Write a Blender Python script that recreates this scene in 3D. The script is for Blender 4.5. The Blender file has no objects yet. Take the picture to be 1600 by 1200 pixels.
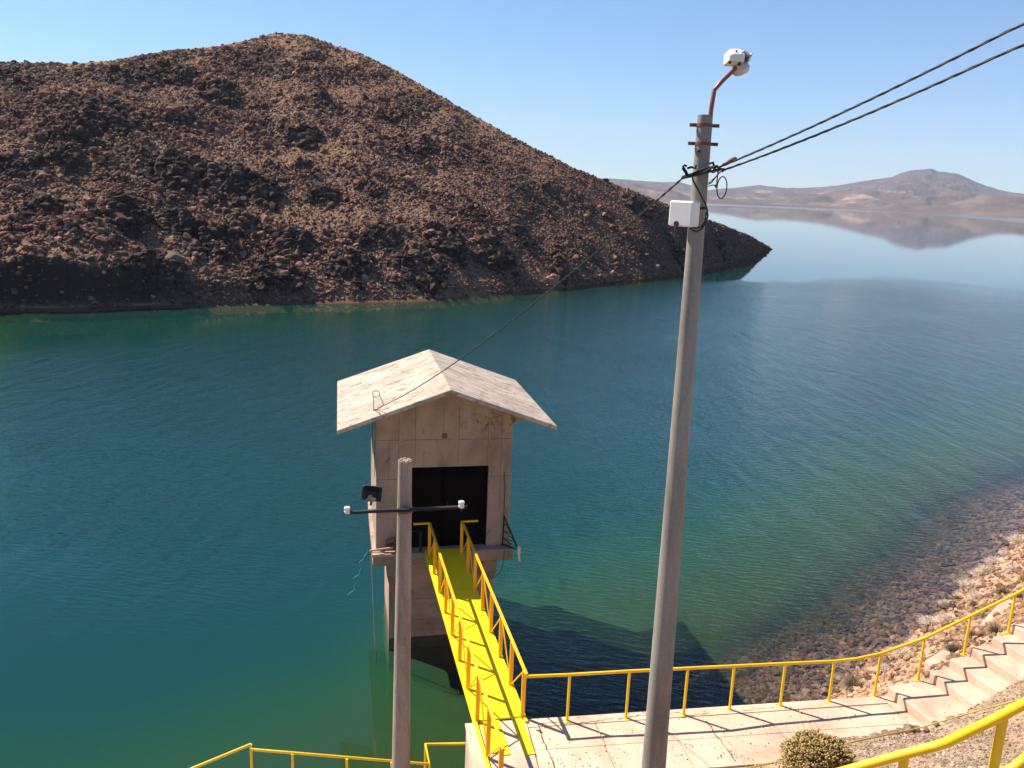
import bpy, bmesh, math, random
import numpy as np
from mathutils import Vector, Matrix, noise as mnoise
random.seed(7); rng = np.random.default_rng(11)
S = bpy.context.scene; COL = S.collection
rad = math.radians

# ------------------------------------------------------------------ camera
FPX = 1300.0; ROLL = rad(2.3); HZ = 298.0; CH = 12.0      # focal length in photo pixels, roll, horizon row, eye height
PITCH = math.atan((600 - HZ) * math.cos(ROLL) / FPX)
cam_d = bpy.data.cameras.new('camera'); cam = bpy.data.objects.new('camera', cam_d); COL.objects.link(cam)
cam_d.sensor_width = 36.0; cam_d.lens = 36.0 * FPX / 1600.0; cam_d.clip_start = 0.05; cam_d.clip_end = 60000
cam.location = (0, 0, CH)
cam.matrix_world = Matrix.Translation((0, 0, CH)) @ Matrix.Rotation(rad(90) - PITCH, 4, 'X') @ Matrix.Rotation(ROLL, 4, 'Z')
S.camera = cam

# ------------------------------------------------------------------ sky, sun, exposure
SUN_EL = rad(47.5); SUN_DIR = Vector((-0.88, 0.47, 0)).normalized()
w = bpy.data.worlds.new('World'); S.world = w; w.use_nodes = True
nt = w.node_tree; nt.nodes.clear()
sky = nt.nodes.new('ShaderNodeTexSky'); sky.sky_type = 'NISHITA'; sky.sun_disc = False
sky.sun_elevation = SUN_EL; sky.sun_rotation = math.atan2(SUN_DIR.x, SUN_DIR.y)
sky.altitude = 800; sky.air_density = 1.0; sky.dust_density = 0.0; sky.ozone_density = 3.5
bg = nt.nodes.new('ShaderNodeBackground'); bg.inputs['Strength'].default_value = 0.066
wo = nt.nodes.new('ShaderNodeOutputWorld')
tint = nt.nodes.new('ShaderNodeMix'); tint.data_type = 'RGBA'; tint.blend_type = 'MULTIPLY'; tint.inputs['Factor'].default_value = 1.0; tint.inputs['B'].default_value = (0.76, 0.975, 1.12, 1)
nt.links.new(sky.outputs[0], tint.inputs['A']); nt.links.new(tint.outputs['Result'], bg.inputs[0]); nt.links.new(bg.outputs[0], wo.inputs[0])
sd = bpy.data.lights.new('sun', 'SUN'); sd.energy = 5.0; sd.angle = rad(0.5); sd.color = (1.0, 0.86, 0.70)
sun = bpy.data.objects.new('sun', sd); COL.objects.link(sun)
tosun = Vector((SUN_DIR.x * math.cos(SUN_EL), SUN_DIR.y * math.cos(SUN_EL), math.sin(SUN_EL)))
sun.rotation_euler = tosun.to_track_quat('Z', 'Y').to_euler(); sun.location = tosun * 60
S.view_settings.view_transform = 'Standard'; S.view_settings.look = 'None'
S.view_settings.exposure = 1.08; S.view_settings.gamma = 1.0
S.cycles.max_bounces = 6; S.cycles.transparent_max_bounces = 8; S.cycles.volume_bounces = 0
S.cycles.caustics_reflective = False; S.cycles.caustics_refractive = False

# ------------------------------------------------------------------ pixel -> world helpers (used once, to survey where things stand)
CF = np.array([0, math.cos(PITCH), -math.sin(PITCH)]); CU = np.array([0, math.sin(PITCH), math.cos(PITCH)])
def ray(x, y):
    u = x - 800.; v = y - 600.
    a = u * math.cos(ROLL) + v * math.sin(ROLL); b = -u * math.sin(ROLL) + v * math.cos(ROLL)
    return CF + np.array([1., 0, 0]) * a / FPX - CU * b / FPX
def at_z(x, y, z):
    d = ray(x, y); return Vector(np.array([0, 0, CH]) + d * (z - CH) / d[2])
def at_d(x, y, D):
    d = ray(x, y); return Vector(np.array([0, 0, CH]) + d * D / d[1])

# ------------------------------------------------------------------ materials
def nmat(name):
    m = bpy.data.materials.new(name); m.use_nodes = True
    n = m.node_tree; b = n.nodes['Principled BSDF']; return m, n, b
def N(n, t, **k):
    o = n.nodes.new('ShaderNode' + t)
    for a, v in k.items(): setattr(o, a, v)
    return o
def L(n, a, b): n.links.new(a, b)
def setin(o, **k):
    for a, v in k.items(): o.inputs[a.replace('_', ' ')].default_value = v
def coords(n, scale=(1, 1, 1), rot=(0, 0, 0), kind='Object'):
    t = N(n, 'TexCoord'); mp = N(n, 'Mapping'); mp.inputs['Scale'].default_value = scale; mp.inputs['Rotation'].default_value = rot
    L(n, t.outputs[kind], mp.inputs['Vector']); return mp.outputs[0]
def noise(n, vec, scale, detail=4, rough=0.55, dist=0):
    o = N(n, 'TexNoise'); setin(o, Scale=scale, Detail=detail, Roughness=rough, Distortion=dist); L(n, vec, o.inputs['Vector']); return o.outputs['Fac']
def ramp(n, fac, stops, interp='LINEAR'):
    r = N(n, 'ValToRGB'); r.color_ramp.interpolation = interp; e = r.color_ramp.elements
    while len(e) < len(stops): e.new(0.5)
    for el, (p, c) in zip(e, stops):
        el.position = p; el.color = (c if isinstance(c, tuple) else (c, c, c)) + (1,)
    L(n, fac, r.inputs[0]); return r.outputs['Color']
def mix(n, fac, a, b, blend='MIX'):
    o = N(n, 'Mix', data_type='RGBA', blend_type=blend)
    for sock, v in ((o.inputs['Factor'], fac), (o.inputs['A'], a), (o.inputs['B'], b)):
        if isinstance(v, (int, float)): sock.default_value = v
        elif isinstance(v, tuple): sock.default_value = v + (1,)
        else: L(n, v, sock)
    return o.outputs['Result']
def math_(n, op, a, b=None):
    o = N(n, 'Math', operation=op)
    for i, v in enumerate((a, b)):
        if v is None: continue
        if isinstance(v, (int, float)): o.inputs[i].default_value = v
        else: L(n, v, o.inputs[i])
    return o.outputs[0]
def bump(n, b, h, strength=0.3, dist=0.02):
    o = N(n, 'Bump'); setin(o, Strength=strength, Distance=dist); L(n, h, o.inputs['Height']); L(n, o.outputs[0], b.inputs['Normal'])

def concrete(name, base, stain=(0.12, 0.09, 0.07), amount=0.5, scale=1.0, stretch=(1, 1, 1), panels=None, speck=True, rough=0.9, bump_s=0.35, st_lo=0.60):
    m, n, b = nmat(name)
    v = coords(n, stretch); v0 = coords(n)
    dark = tuple(c * 0.62 for c in base)
    c = ramp(n, noise(n, v, 1.3 * scale, 6, 0.62, 0.4), [(0.33, dark), (0.58, base)])
    st = ramp(n, noise(n, v, 2.6 * scale, 8, 0.7, 0.6), [(st_lo, 0.0), (st_lo + 0.13, 1.0)])
    st = math_(n, 'MULTIPLY', st, amount)
    c = mix(n, st, c, stain)
    fine = noise(n, v0, 38, 5, 0.7)
    c = mix(n, 0.35, c, ramp(n, fine, [(0.3, 0.35), (0.7, 1.0)]), 'MULTIPLY')
    if speck:
        vo = N(n, 'TexVoronoi'); setin(vo, Scale=9.0); L(n, v0, vo.inputs['Vector'])
        gate = ramp(n, noise(n, v0, 1.7, 3), [(0.5, 0.0), (0.62, 1.0)])
        sp = math_(n, 'MULTIPLY', ramp(n, vo.outputs['Distance'], [(0.08, 1.0), (0.16, 0.0)]), gate)
        c = mix(n, math_(n, 'MULTIPLY', sp, 0.75), c, stain)
    L(n, c, b.inputs['Base Color']); b.inputs['Roughness'].default_value = rough
    b.inputs['Specular IOR Level'].default_value = 0.25
    bump(n, b, mix(n, 0.5, noise(n, v0, 12, 6, 0.7), fine), bump_s, 0.02)
    return m
def paint(name, col, rust=0.25, rough=0.45, rustcol=(0.12, 0.035, 0.012), spec=0.5):
    m, n, b = nmat(name); v = coords(n)
    c = mix(n, ramp(n, noise(n, v, 2.3, 4), [(0.3, 0.0), (0.7, 0.4)]), col, tuple(x * 0.72 for x in col))
    r = ramp(n, noise(n, v, 7, 8, 0.72), [(0.66, 0.0), (0.72, 1.0)])
    c = mix(n, math_(n, 'MULTIPLY', r, rust), c, rustcol)
    L(n, c, b.inputs['Base Color']); b.inputs['Roughness'].default_value = rough; b.inputs['Specular IOR Level'].default_value = spec
    bump(n, b, noise(n, v, 60, 3), 0.06, 0.004)
    return m
M = {}
M['slab'] = concrete('pale_concrete', (0.73, 0.555, 0.42), (0.28, 0.17, 0.10), 0.55, 0.55, speck=False)
M['step'] = concrete('step_concrete', (0.66, 0.50, 0.385), (0.33, 0.25, 0.17), 0.4, 1.0, speck=True)
M['wall'] = concrete('tower_concrete', (0.41, 0.33, 0.26), (0.06, 0.04, 0.03), 0.85, 1.0, (1, 1, 0.5))
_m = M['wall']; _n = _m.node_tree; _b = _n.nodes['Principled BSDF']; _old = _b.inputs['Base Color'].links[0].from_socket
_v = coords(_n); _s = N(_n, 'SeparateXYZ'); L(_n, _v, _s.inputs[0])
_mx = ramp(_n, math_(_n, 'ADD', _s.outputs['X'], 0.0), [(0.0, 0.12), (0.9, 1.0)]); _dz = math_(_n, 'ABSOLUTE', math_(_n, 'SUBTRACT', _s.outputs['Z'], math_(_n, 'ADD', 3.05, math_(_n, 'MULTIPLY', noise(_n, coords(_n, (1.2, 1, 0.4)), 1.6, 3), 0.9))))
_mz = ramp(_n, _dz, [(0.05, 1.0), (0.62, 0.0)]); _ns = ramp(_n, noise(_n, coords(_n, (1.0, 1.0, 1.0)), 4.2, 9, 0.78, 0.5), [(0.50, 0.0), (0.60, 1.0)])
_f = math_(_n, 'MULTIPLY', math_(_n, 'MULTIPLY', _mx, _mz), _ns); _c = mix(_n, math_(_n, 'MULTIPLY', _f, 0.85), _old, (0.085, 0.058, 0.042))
_run = ramp(_n, noise(_n, coords(_n, (5.0, 5.0, 0.35)), 1.0, 6, 0.7), [(0.60, 0.0), (0.72, 0.45)]); _c = mix(_n, _run, _c, (0.13, 0.09, 0.065)); L(_n, _c, _b.inputs['Base Color'])
M['roof'] = concrete('roof_concrete', (0.53, 0.465, 0.39), (0.17, 0.145, 0.12), 0.9, 1.5, (0.55, 1.3, 1), speck=True, st_lo=0.50)
M['pier'] = concrete('pier_concrete', (0.52, 0.36, 0.27), (0.12, 0.07, 0.05), 0.7, 0.8, (1, 1, 2.0))
M['abut'] = concrete('abutment_concrete', (0.56, 0.45, 0.36), (0.20, 0.14, 0.10), 0.6, 1.4, (1, 1, 0.5))
M['pole'] = concrete('pole_concrete', (0.285, 0.27, 0.245), (0.15, 0.13, 0.105), 0.4, 1.6, (2, 2, 0.3), speck=False, rough=0.75, bump_s=0.15)
M['pole2'] = concrete('short_pole_concrete', (0.37, 0.315, 0.26), (0.12, 0.08, 0.06), 0.5, 2.4, (2, 2, 0.5), speck=True, bump_s=0.3)
M['yellow'] = paint('yellow_rail_paint', (0.82, 0.53, 0.010), 0.35)
M['yellow2'] = paint('bright_yellow_deck_paint', (0.84, 0.66, 0.006), 0.45, 0.6, (0.30, 0.17, 0.02), 0.3)
M['yellow_shade'] = paint('truss_yellow_shade_tinted', (0.86, 0.45, 0.006), 0.3)  # the truss's yellow pushed to orange: its shaded side put into the colour
M['olive'] = paint('olive_yellow_pipe_paint', (0.42, 0.33, 0.03), 0.5)
M['rust'] = paint('rusty_steel', (0.16, 0.055, 0.03), 0.8, 0.7)
M['arm'] = paint('oxide_red_arm_paint', (0.20, 0.055, 0.045), 0.3, 0.4)
M['steel'] = paint('dark_steel', (0.014, 0.013, 0.014), 0.35, 0.6, (0.06, 0.03, 0.02), 0.3)
M['black'] = paint('black_plastic', (0.012, 0.012, 0.016), 0.0, 0.55)
M['white'] = paint('white_plastic', (0.80, 0.79, 0.77), 0.03, 0.4)
M['porcelain'] = paint('white_porcelain', (0.78, 0.76, 0.72), 0.05, 0.2)
M['door'] = paint('black_steel_door', (0.006, 0.005, 0.005), 0.15, 0.9, (0.02, 0.012, 0.008), 0.05)
M['glass'] = paint('frosted_lamp_lens', (0.55, 0.56, 0.56), 0.0, 0.15)
M['wood'] = paint('weathered_plank', (0.50, 0.36, 0.26), 0.2, 0.8)
M['rope'] = paint('turquoise_rope', (0.10, 0.42, 0.45), 0.0, 0.8)
M['hose'] = paint('grey_hose', (0.38, 0.42, 0.42), 0.0, 0.5)

def rocky(name, cols, scale=1.0, attr=True, soil=None, soil_lo=0.55, soil_hi=0.85, bump_s=0.8, haze_tint=None):
    m, n, b = nmat(name); v = coords(n)
    c = ramp(n, noise(n, v, 0.55 * scale, 8, 0.68), [(0.30, cols[0]), (0.48, cols[1]), (0.68, cols[2])])
    c2 = ramp(n, noise(n, v, 5.5 * scale, 6, 0.7), [(0.3, 0.45), (0.7, 1.25)])
    c = mix(n, 0.8, c, c2, 'MULTIPLY')
    if attr:
        at = N(n, 'Attribute', attribute_name='tint')
        c = mix(n, 1.0, c, ramp(n, at.outputs['Fac'], [(0.0, 0.55), (0.8, 1.15), (1.0, 1.9)]), 'MULTIPLY')
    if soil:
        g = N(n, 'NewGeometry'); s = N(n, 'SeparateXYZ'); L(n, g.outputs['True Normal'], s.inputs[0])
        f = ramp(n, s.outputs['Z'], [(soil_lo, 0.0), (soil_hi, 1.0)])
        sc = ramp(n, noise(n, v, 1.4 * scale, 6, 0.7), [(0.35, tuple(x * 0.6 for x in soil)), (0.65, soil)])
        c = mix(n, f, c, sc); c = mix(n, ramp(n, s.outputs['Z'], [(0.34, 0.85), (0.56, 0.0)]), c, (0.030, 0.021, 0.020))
    L(n, c, b.inputs['Base Color']); b.inputs['Roughness'].default_value = 0.95; b.inputs['Specular IOR Level'].default_value = 0.15
    bump(n, b, noise(n, v, 7 * scale, 8, 0.75), bump_s, 0.12 / scale)
    return m
M['lava'] = rocky('lava_rock', [(0.095, 0.056, 0.044), (0.190, 0.108, 0.078), (0.270, 0.155, 0.106)], 1.0, True)
M['hill'] = rocky('brown_hillside', [(0.050, 0.032, 0.028), (0.11, 0.067, 0.052), (0.18, 0.108, 0.078)], 1.3, False, (0.33, 0.198, 0.118), 0.56, 0.82)
M['lava_dark'] = rocky('dark_lava_block', [(0.024, 0.017, 0.018), (0.052, 0.034, 0.031), (0.10, 0.060, 0.047)], 1.0, True)
M['redrock'] = rocky('salmon_rock', [(0.30, 0.15, 0.10), (0.42, 0.22, 0.15), (0.50, 0.30, 0.21)], 2.0, False)
M['palerock'] = rocky('pale_rock', [(0.11, 0.083, 0.068), (0.18, 0.135, 0.105), (0.25, 0.19, 0.15)], 2.0, False)
M['rubble'] = rocky('orange_tan_rubble', [(0.17, 0.095, 0.06), (0.32, 0.19, 0.115), (0.50, 0.335, 0.22)], 3.0, True)
M['gravel'] = rocky('grey_tan_gravel', [(0.22, 0.165, 0.12), (0.35, 0.27, 0.20), (0.48, 0.38, 0.29)], 4.0, True)
M['edging'] = rocky('edging_stone', [(0.17, 0.12, 0.10), (0.28, 0.20, 0.165), (0.38, 0.29, 0.24)], 4.0, False)
M['pebble'] = rocky('underwater_cobble', [(0.07, 0.042, 0.03), (0.135, 0.085, 0.058), (0.24, 0.165, 0.11)], 3.0, True)

# ground: dry tan soil above the water, brown cobbly bed below
m, n, b = nmat('dry_bank_soil'); v = coords(n)
soil = ramp(n, noise(n, v, 1.1, 8, 0.65), [(0.3, (0.26, 0.175, 0.115)), (0.5, (0.40, 0.285, 0.20)), (0.7, (0.52, 0.38, 0.27))])
soil = mix(n, 0.7, soil, ramp(n, noise(n, v, 16, 7, 0.75), [(0.3, 0.45), (0.65, 1.1)]), 'MULTIPLY')
bed = ramp(n, noise(n, v, 3.2, 8, 0.75), [(0.33, (0.06, 0.042, 0.03)), (0.5, (0.15, 0.105, 0.07)), (0.66, (0.26, 0.19, 0.12))])
sx = N(n, 'SeparateXYZ'); L(n, v, sx.inputs[0])
wet = ramp(n, math_(n, 'ADD', sx.outputs['Z'], math_(n, 'MULTIPLY', noise(n, v, 3, 4), 0.12)), [(0.05, 0.0), (0.16, 1.0)])
L(n, mix(n, wet, bed, soil), b.inputs['Base Color']); b.inputs['Roughness'].default_value = 0.95; b.inputs['Specular IOR Level'].default_value = 0.15
bump(n, b, noise(n, v, 14, 8, 0.75), 0.7, 0.05)
M['ground'] = m

m, n, b = nmat('distant_mountain_soil'); v = coords(n)
c = ramp(n, noise(n, v, 0.0026, 8, 0.66, 0.6), [(0.35, (0.075, 0.062, 0.064)), (0.50, (0.118, 0.096, 0.093)), (0.68, (0.19, 0.148, 0.135))])
pat = ramp(n, noise(n, coords(n, (1, 1, 4)), 0.004, 6, 0.6), [(0.60, 0.0), (0.68, 1.0)])
c = mix(n, math_(n, 'MULTIPLY', pat, 0.55), c, (0.46, 0.36, 0.30))
sz_ = N(n, 'SeparateXYZ'); L(n, v, sz_.inputs[0]); hi_ = ramp(n, math_(n, 'DIVIDE', sz_.outputs['Z'], 220.0), [(0.08, 0.0), (0.50, 0.85)]); c = mix(n, hi_, c, ramp(n, noise(n, v, 0.012, 7, 0.7), [(0.35, (0.045, 0.040, 0.045)), (0.65, (0.105, 0.088, 0.090))]))
L(n, c, b.inputs['Base Color']); b.inputs['Roughness'].default_value = 1.0; b.inputs['Specular IOR Level'].default_value = 0.0
M['mountain'] = m

# ------------------------------------------------------------------ object helpers
def tag(o, label=None, cat=None, group=None, kind=None):
    for k, v in (('label', label), ('category', cat), ('group', group), ('kind', kind)):
        if v: o[k] = v
    return o
ORG = {}
def thing(name, label, cat, loc, rotz=0.0, group=None):
    o = bpy.data.objects.new(name, None); COL.objects.link(o); o.location = loc; o.rotation_euler = (0, 0, rotz); o.empty_display_size = 0.2
    ORG[o.name] = (Vector(loc), rotz); return tag(o, label, cat, group)
class MB:
    def __init__(s): s.v = []; s.f = []; s.smooth = []
    def add(s, vs, fs, smooth=False):
        b = len(s.v); s.v += [Vector(p) for p in vs]; s.f += [tuple(i + b for i in f) for f in fs]; s.smooth += [smooth] * len(fs); return s
    def box(s, c, size, rot=None):
        c = Vector(c); h = Vector(size) / 2
        vs = [Vector((x * h.x, y * h.y, z * h.z)) for z in (-1, 1) for y in (-1, 1) for x in (-1, 1)]
        if rot is not None: vs = [rot @ p for p in vs]
        return s.add([c + p for p in vs], [(0, 2, 3, 1), (4, 5, 7, 6), (0, 1, 5, 4), (1, 3, 7, 5), (3, 2, 6, 7), (2, 0, 4, 6)])
    def box2(s, a, b): a = Vector(a); b = Vector(b); return s.box((a + b) / 2, (abs(b.x - a.x), abs(b.y - a.y), abs(b.z - a.z)))
    def bar(s, a, b, wd, ht, up=(0, 0, 1)):
        a = Vector(a); b = Vector(b); d = (b - a); ln = d.length; d.normalize(); up = Vector(up)
        sd_ = d.cross(up)
        if sd_.length < 1e-3: sd_ = d.cross(Vector((1, 0, 0)))
        sd_.normalize(); up2 = sd_.cross(d)
        R = Matrix((sd_, d, up2)).transposed()
        return s.box((a + b) / 2, (wd, ln, ht), R)
    def tube(s, pts, r, seg=8, caps=True, smooth=True):
        pts = [Vector(p) for p in pts]; rs = r if isinstance(r, (list, tuple)) else [r] * len(pts)
        rings = []; prev = None
        for i, p in enumerate(pts):
            if i == 0: t = pts[1] - p
            elif i == len(pts) - 1: t = p - pts[-2]
            else: t = (pts[i + 1] - p).normalized() + (p - pts[i - 1]).normalized()
            t.normalize()
            if prev is None:
                x = t.cross(Vector((0.3, 0.2, 1))) if abs(t.z) < 0.9 else t.cross(Vector((1, 0, 0)))
            else: x = prev - t * prev.dot(t)
            x.normalize(); prev = x; y = t.cross(x)
            rings.append([p + (x * math.cos(2 * math.pi * k / seg) + y * math.sin(2 * math.pi * k / seg)) * rs[i] for k in range(seg)])
        vs = [q for R in rings for q in R]; fs = []
        for i in range(len(pts) - 1):
            for k in range(seg):
                a = i * seg + k; b = i * seg + (k + 1) % seg; fs.append((a, b, b + seg, a + seg))
        s.add(vs, fs, smooth)
        if caps:
            s.add(rings[0], [tuple(reversed(range(seg)))]); s.add(rings[-1], [tuple(range(seg))])
        return s
    def prism(s, poly, z0, z1):
        n_ = len(poly); vs = [(x, y, z0) for x, y in poly] + [(x, y, z1) for x, y in poly]
        return s.add(vs, [tuple(reversed(range(n_))), tuple(range(n_, 2 * n_))] + [(i, (i + 1) % n_, (i + 1) % n_ + n_, i + n_) for i in range(n_)])
    def build(s, name, mat, parent=None, bevel=0.0, world=True):
        me = bpy.data.meshes.new(name)
        vs = s.v
        top = parent
        while top is not None and top.parent is not None: top = top.parent
        if world and top is not None:
            lo, rz = ORG[top.name]; R = Matrix.Rotation(-rz, 3, 'Z'); vs = [R @ (p - lo) for p in vs]
        me.from_pydata([tuple(p) for p in vs], [], s.f)
        me.polygons.foreach_set('use_smooth', s.smooth)
        if bevel or True:
            bm = bmesh.new(); bm.from_mesh(me)
            bmesh.ops.remove_doubles(bm, verts=bm.verts, dist=1e-5) if bevel else None
            if bevel:
                ed = [e for e in bm.edges if len(e.link_faces) == 2 and e.calc_face_angle(0) > 0.6]
                bmesh.ops.bevel(bm, geom=ed, offset=bevel, segments=1, affect='EDGES', clamp_overlap=True)
            bmesh.ops.recalc_face_normals(bm, faces=bm.faces); bm.to_mesh(me); bm.free()
        o = bpy.data.objects.new(name, me); COL.objects.link(o); me.materials.append(M[mat] if isinstance(mat, str) else mat)
        if parent is not None: o.parent = parent
        return o
def solo(name, mb, mat, label, cat, group=None, loc=None, bevel=0.0):
    """a thing that is one mesh, its origin at its base"""
    zs = min(mb.v, key=lambda p: p.z); c = sum(mb.v, Vector()) / len(mb.v); lo = Vector(loc) if loc else Vector((c.x, c.y, zs.z))
    mb.v = [p - lo for p in mb.v]; o = mb.build(name, mat, None, bevel); o.location = lo; return tag(o, label, cat, group)

def np_mesh(name, V, F, mat, smooth=False, attrs=None):
    me = bpy.data.meshes.new(name); V = np.ascontiguousarray(V, np.float32); F = np.ascontiguousarray(F, np.int32); k = F.shape[1]
    me.vertices.add(len(V)); me.vertices.foreach_set('co', V.ravel())
    me.loops.add(F.size); me.loops.foreach_set('vertex_index', F.ravel())
    me.polygons.add(len(F)); me.polygons.foreach_set('loop_start', np.arange(0, F.size, k, dtype=np.int32))
    try: me.polygons.foreach_set('loop_total', np.full(len(F), k, np.int32))
    except Exception: pass
    me.polygons.foreach_set('use_smooth', np.full(len(F), smooth, bool))
    for an, av in (attrs or {}).items():
        a = me.attributes.new(an, 'FLOAT', 'POINT'); a.data.foreach_set('value', np.ascontiguousarray(av, np.float32))
    me.update(calc_edges=True)
    o = bpy.data.objects.new(name, me); COL.objects.link(o); me.materials.append(M[mat] if isinstance(mat, str) else mat); return o
def grid_faces(r, c):
    i = np.arange(r - 1)[:, None] * c + np.arange(c - 1)[None, :]; i = i.ravel()
    return np.stack([i, i + 1, i + c + 1, i + c], 1)

# ------------------------------------------------------------------ numpy noise
def _h(ix, iy, seed):
    n_ = (ix.astype(np.int64) * 374761393 + iy.astype(np.int64) * 668265263 + seed * 974711) & 0xffffffff
    n_ = ((n_ ^ (n_ >> 13)) * 1274126177) & 0xffffffff
    return ((n_ ^ (n_ >> 16)) & 0xffffff) / float(0xffffff)
def vnoise(x, y, seed=0):
    ix = np.floor(x); iy = np.floor(y); fx = x - ix; fy = y - iy; ux = fx * fx * fx * (fx * (fx * 6 - 15) + 10); uy = fy * fy * fy * (fy * (fy * 6 - 15) + 10)
    def g(dx, dy):
        a = _h(ix + dx, iy + dy, seed) * 2 * np.pi; return np.cos(a) * (fx - dx) + np.sin(a) * (fy - dy)
    return ((g(0, 0) * (1 - ux) + g(1, 0) * ux) * (1 - uy) + (g(0, 1) * (1 - ux) + g(1, 1) * ux) * uy) * 1.5
def fbm(x, y, oct=5, seed=0, gain=0.5, ridged=False):
    s = 0; a = 1.0; t = 0
    for o in range(oct):
        q = vnoise(x * 2 ** o + 17.3 * o, y * 2 ** o - 9.1 * o, seed + o)
        s = s + a * ((1 - 2 * np.abs(q)) if ridged else q); t += a; a *= gain
    return s / t
def rockcells(x, y, cell, seed, prob, rmin, rmax):
    """boulder-like caps: returns height field of rounded lumps, one per random cell"""
    ix = np.floor(x / cell); iy = np.floor(y / cell); out = np.zeros_like(x)
    for dx in (-1, 0, 1):
        for dy in (-1, 0, 1):
            cx = ix + dx; cy = iy + dy
            px_ = (cx + _h(cx, cy, seed)) * cell; py_ = (cy + _h(cx, cy, seed + 1)) * cell
            r = (rmin + (rmax - rmin) * _h(cx, cy, seed + 2) ** 2) * cell
            ok = _h(cx, cy, seed + 3) < prob
            an = _h(cx, cy, seed + 4) * 3.14; ca = np.cos(an); sa = np.sin(an)
            ex = (x - px_) * ca + (y - py_) * sa; ey = (-(x - px_) * sa + (y - py_) * ca) * 1.35
            d2 = (ex * ex + ey * ey) / (r * r)
            out = np.maximum(out, np.where(ok, np.sqrt(np.clip(1 - d2 ** 1.6, 0, 1)) * r, 0))
    return out

# ------------------------------------------------------------------ rock scatter (one mesh)
def ico(sub):
    bm = bmesh.new(); bmesh.ops.create_icosphere(bm, subdivisions=sub, radius=1.0)
    V = np.array([v_.co[:] for v_ in bm.verts]); F = np.array([[v_.index for v_ in f.verts] for f in bm.faces]); bm.free(); return V, F
def rock_variants(sub, k, seed, rough=0.35):
    V, F = ico(sub); out = []
    for i in range(k):
        W = V.copy()
        for j in range(len(W)):
            p = Vector(W[j]); d = 1 + rough * mnoise.noise(p * 1.3 + Vector((i * 7.1 + seed, 3, 1))) + 0.5 * rough * mnoise.noise(p * 3.1 + Vector((i * 3.7, seed, 9)))
            W[j] *= d
        r2 = np.random.default_rng(seed * 100 + i)
        for c in range(5):                                  # a few flat broken faces
            nrm = r2.normal(size=3); nrm /= np.linalg.norm(nrm); lim = 0.55 + 0.25 * r2.random(); dd = W @ nrm; W -= np.clip(dd - lim, 0, None)[:, None] * nrm
        W *= np.array([1.0, 0.75 + 0.2 * r2.random(), 0.6 + 0.2 * r2.random()]); out.append(W)
    return out, F
def scatter(name, P, size, mat, sub=1, seed=1, sink=0.25, rough=0.4, rs=None):
    var, F = rock_variants(sub, 12, seed, rough); r2 = np.random.default_rng(seed); n_ = len(P)
    k = r2.integers(0, len(var), n_); W = np.stack(var)[k] * size[:, None, None]
    a = r2.random(n_) * 6.283; bq = r2.normal(0, 0.35, n_)
    ca, sa, cb, sb = np.cos(a), np.sin(a), np.cos(bq), np.sin(bq)
    x, y, z = W[..., 0], W[..., 1], W[..., 2]
    y, z = y * cb[:, None] - z * sb[:, None], y * sb[:, None] + z * cb[:, None]
    x, y = x * ca[:, None] - y * sa[:, None], x * sa[:, None] + y * ca[:, None]
    Vv = np.stack([x, y, z], -1) + P[:, None, :]; Vv[..., 2] += (size * sink)[:, None]
    nv = W.shape[1]; FF = (F[None] + (np.arange(n_) * nv)[:, None, None]).reshape(-1, 3)
    t = np.repeat(r2.random(n_), nv)
    return np_mesh(name, Vv.reshape(-1, 3), FF, mat, False, {'tint': t})
_rv = {}
def one_rock(name, loc, size, mat, label, cat='rock', group=None, seed=0, sub=3, flat=1.0, rz=0.0, rough=0.4):
    key = (sub, seed % 6, rough)
    if key not in _rv: _rv[key] = rock_variants(sub, 1, 40 + seed % 6, rough)
    var, F = _rv[key]; W = var[0] * np.array([size, size, size * flat]); c, s_ = math.cos(rz), math.sin(rz)
    W = np.stack([W[:, 0] * c - W[:, 1] * s_, W[:, 0] * s_ + W[:, 1] * c, W[:, 2]], 1)
    o = np_mesh(name, W, F, mat, False); o.location = loc; return tag(o, label, cat, group)
#==SPLIT1==
M['lava_one'] = rocky('lava_boulder_rock', [(0.040, 0.027, 0.026), (0.070, 0.046, 0.040), (0.10, 0.064, 0.050)], 1.0, False)
# ================================================================== TERRAIN
def pxa(x, y):                      # (azimuth tangent X/Y, elevation tangent per Y)
    d = ray(x, y); return d[0] / d[1], d[2] / d[1]
def project(P):
    Q = P - np.array([0, 0, CH]); d = Q @ CF; a = Q[:, 0] / d * FPX; b = -(Q @ CU) / d * FPX
    return 800 + a * math.cos(ROLL) - b * math.sin(ROLL), 600 + a * math.sin(ROLL) + b * math.cos(ROLL)

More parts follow.
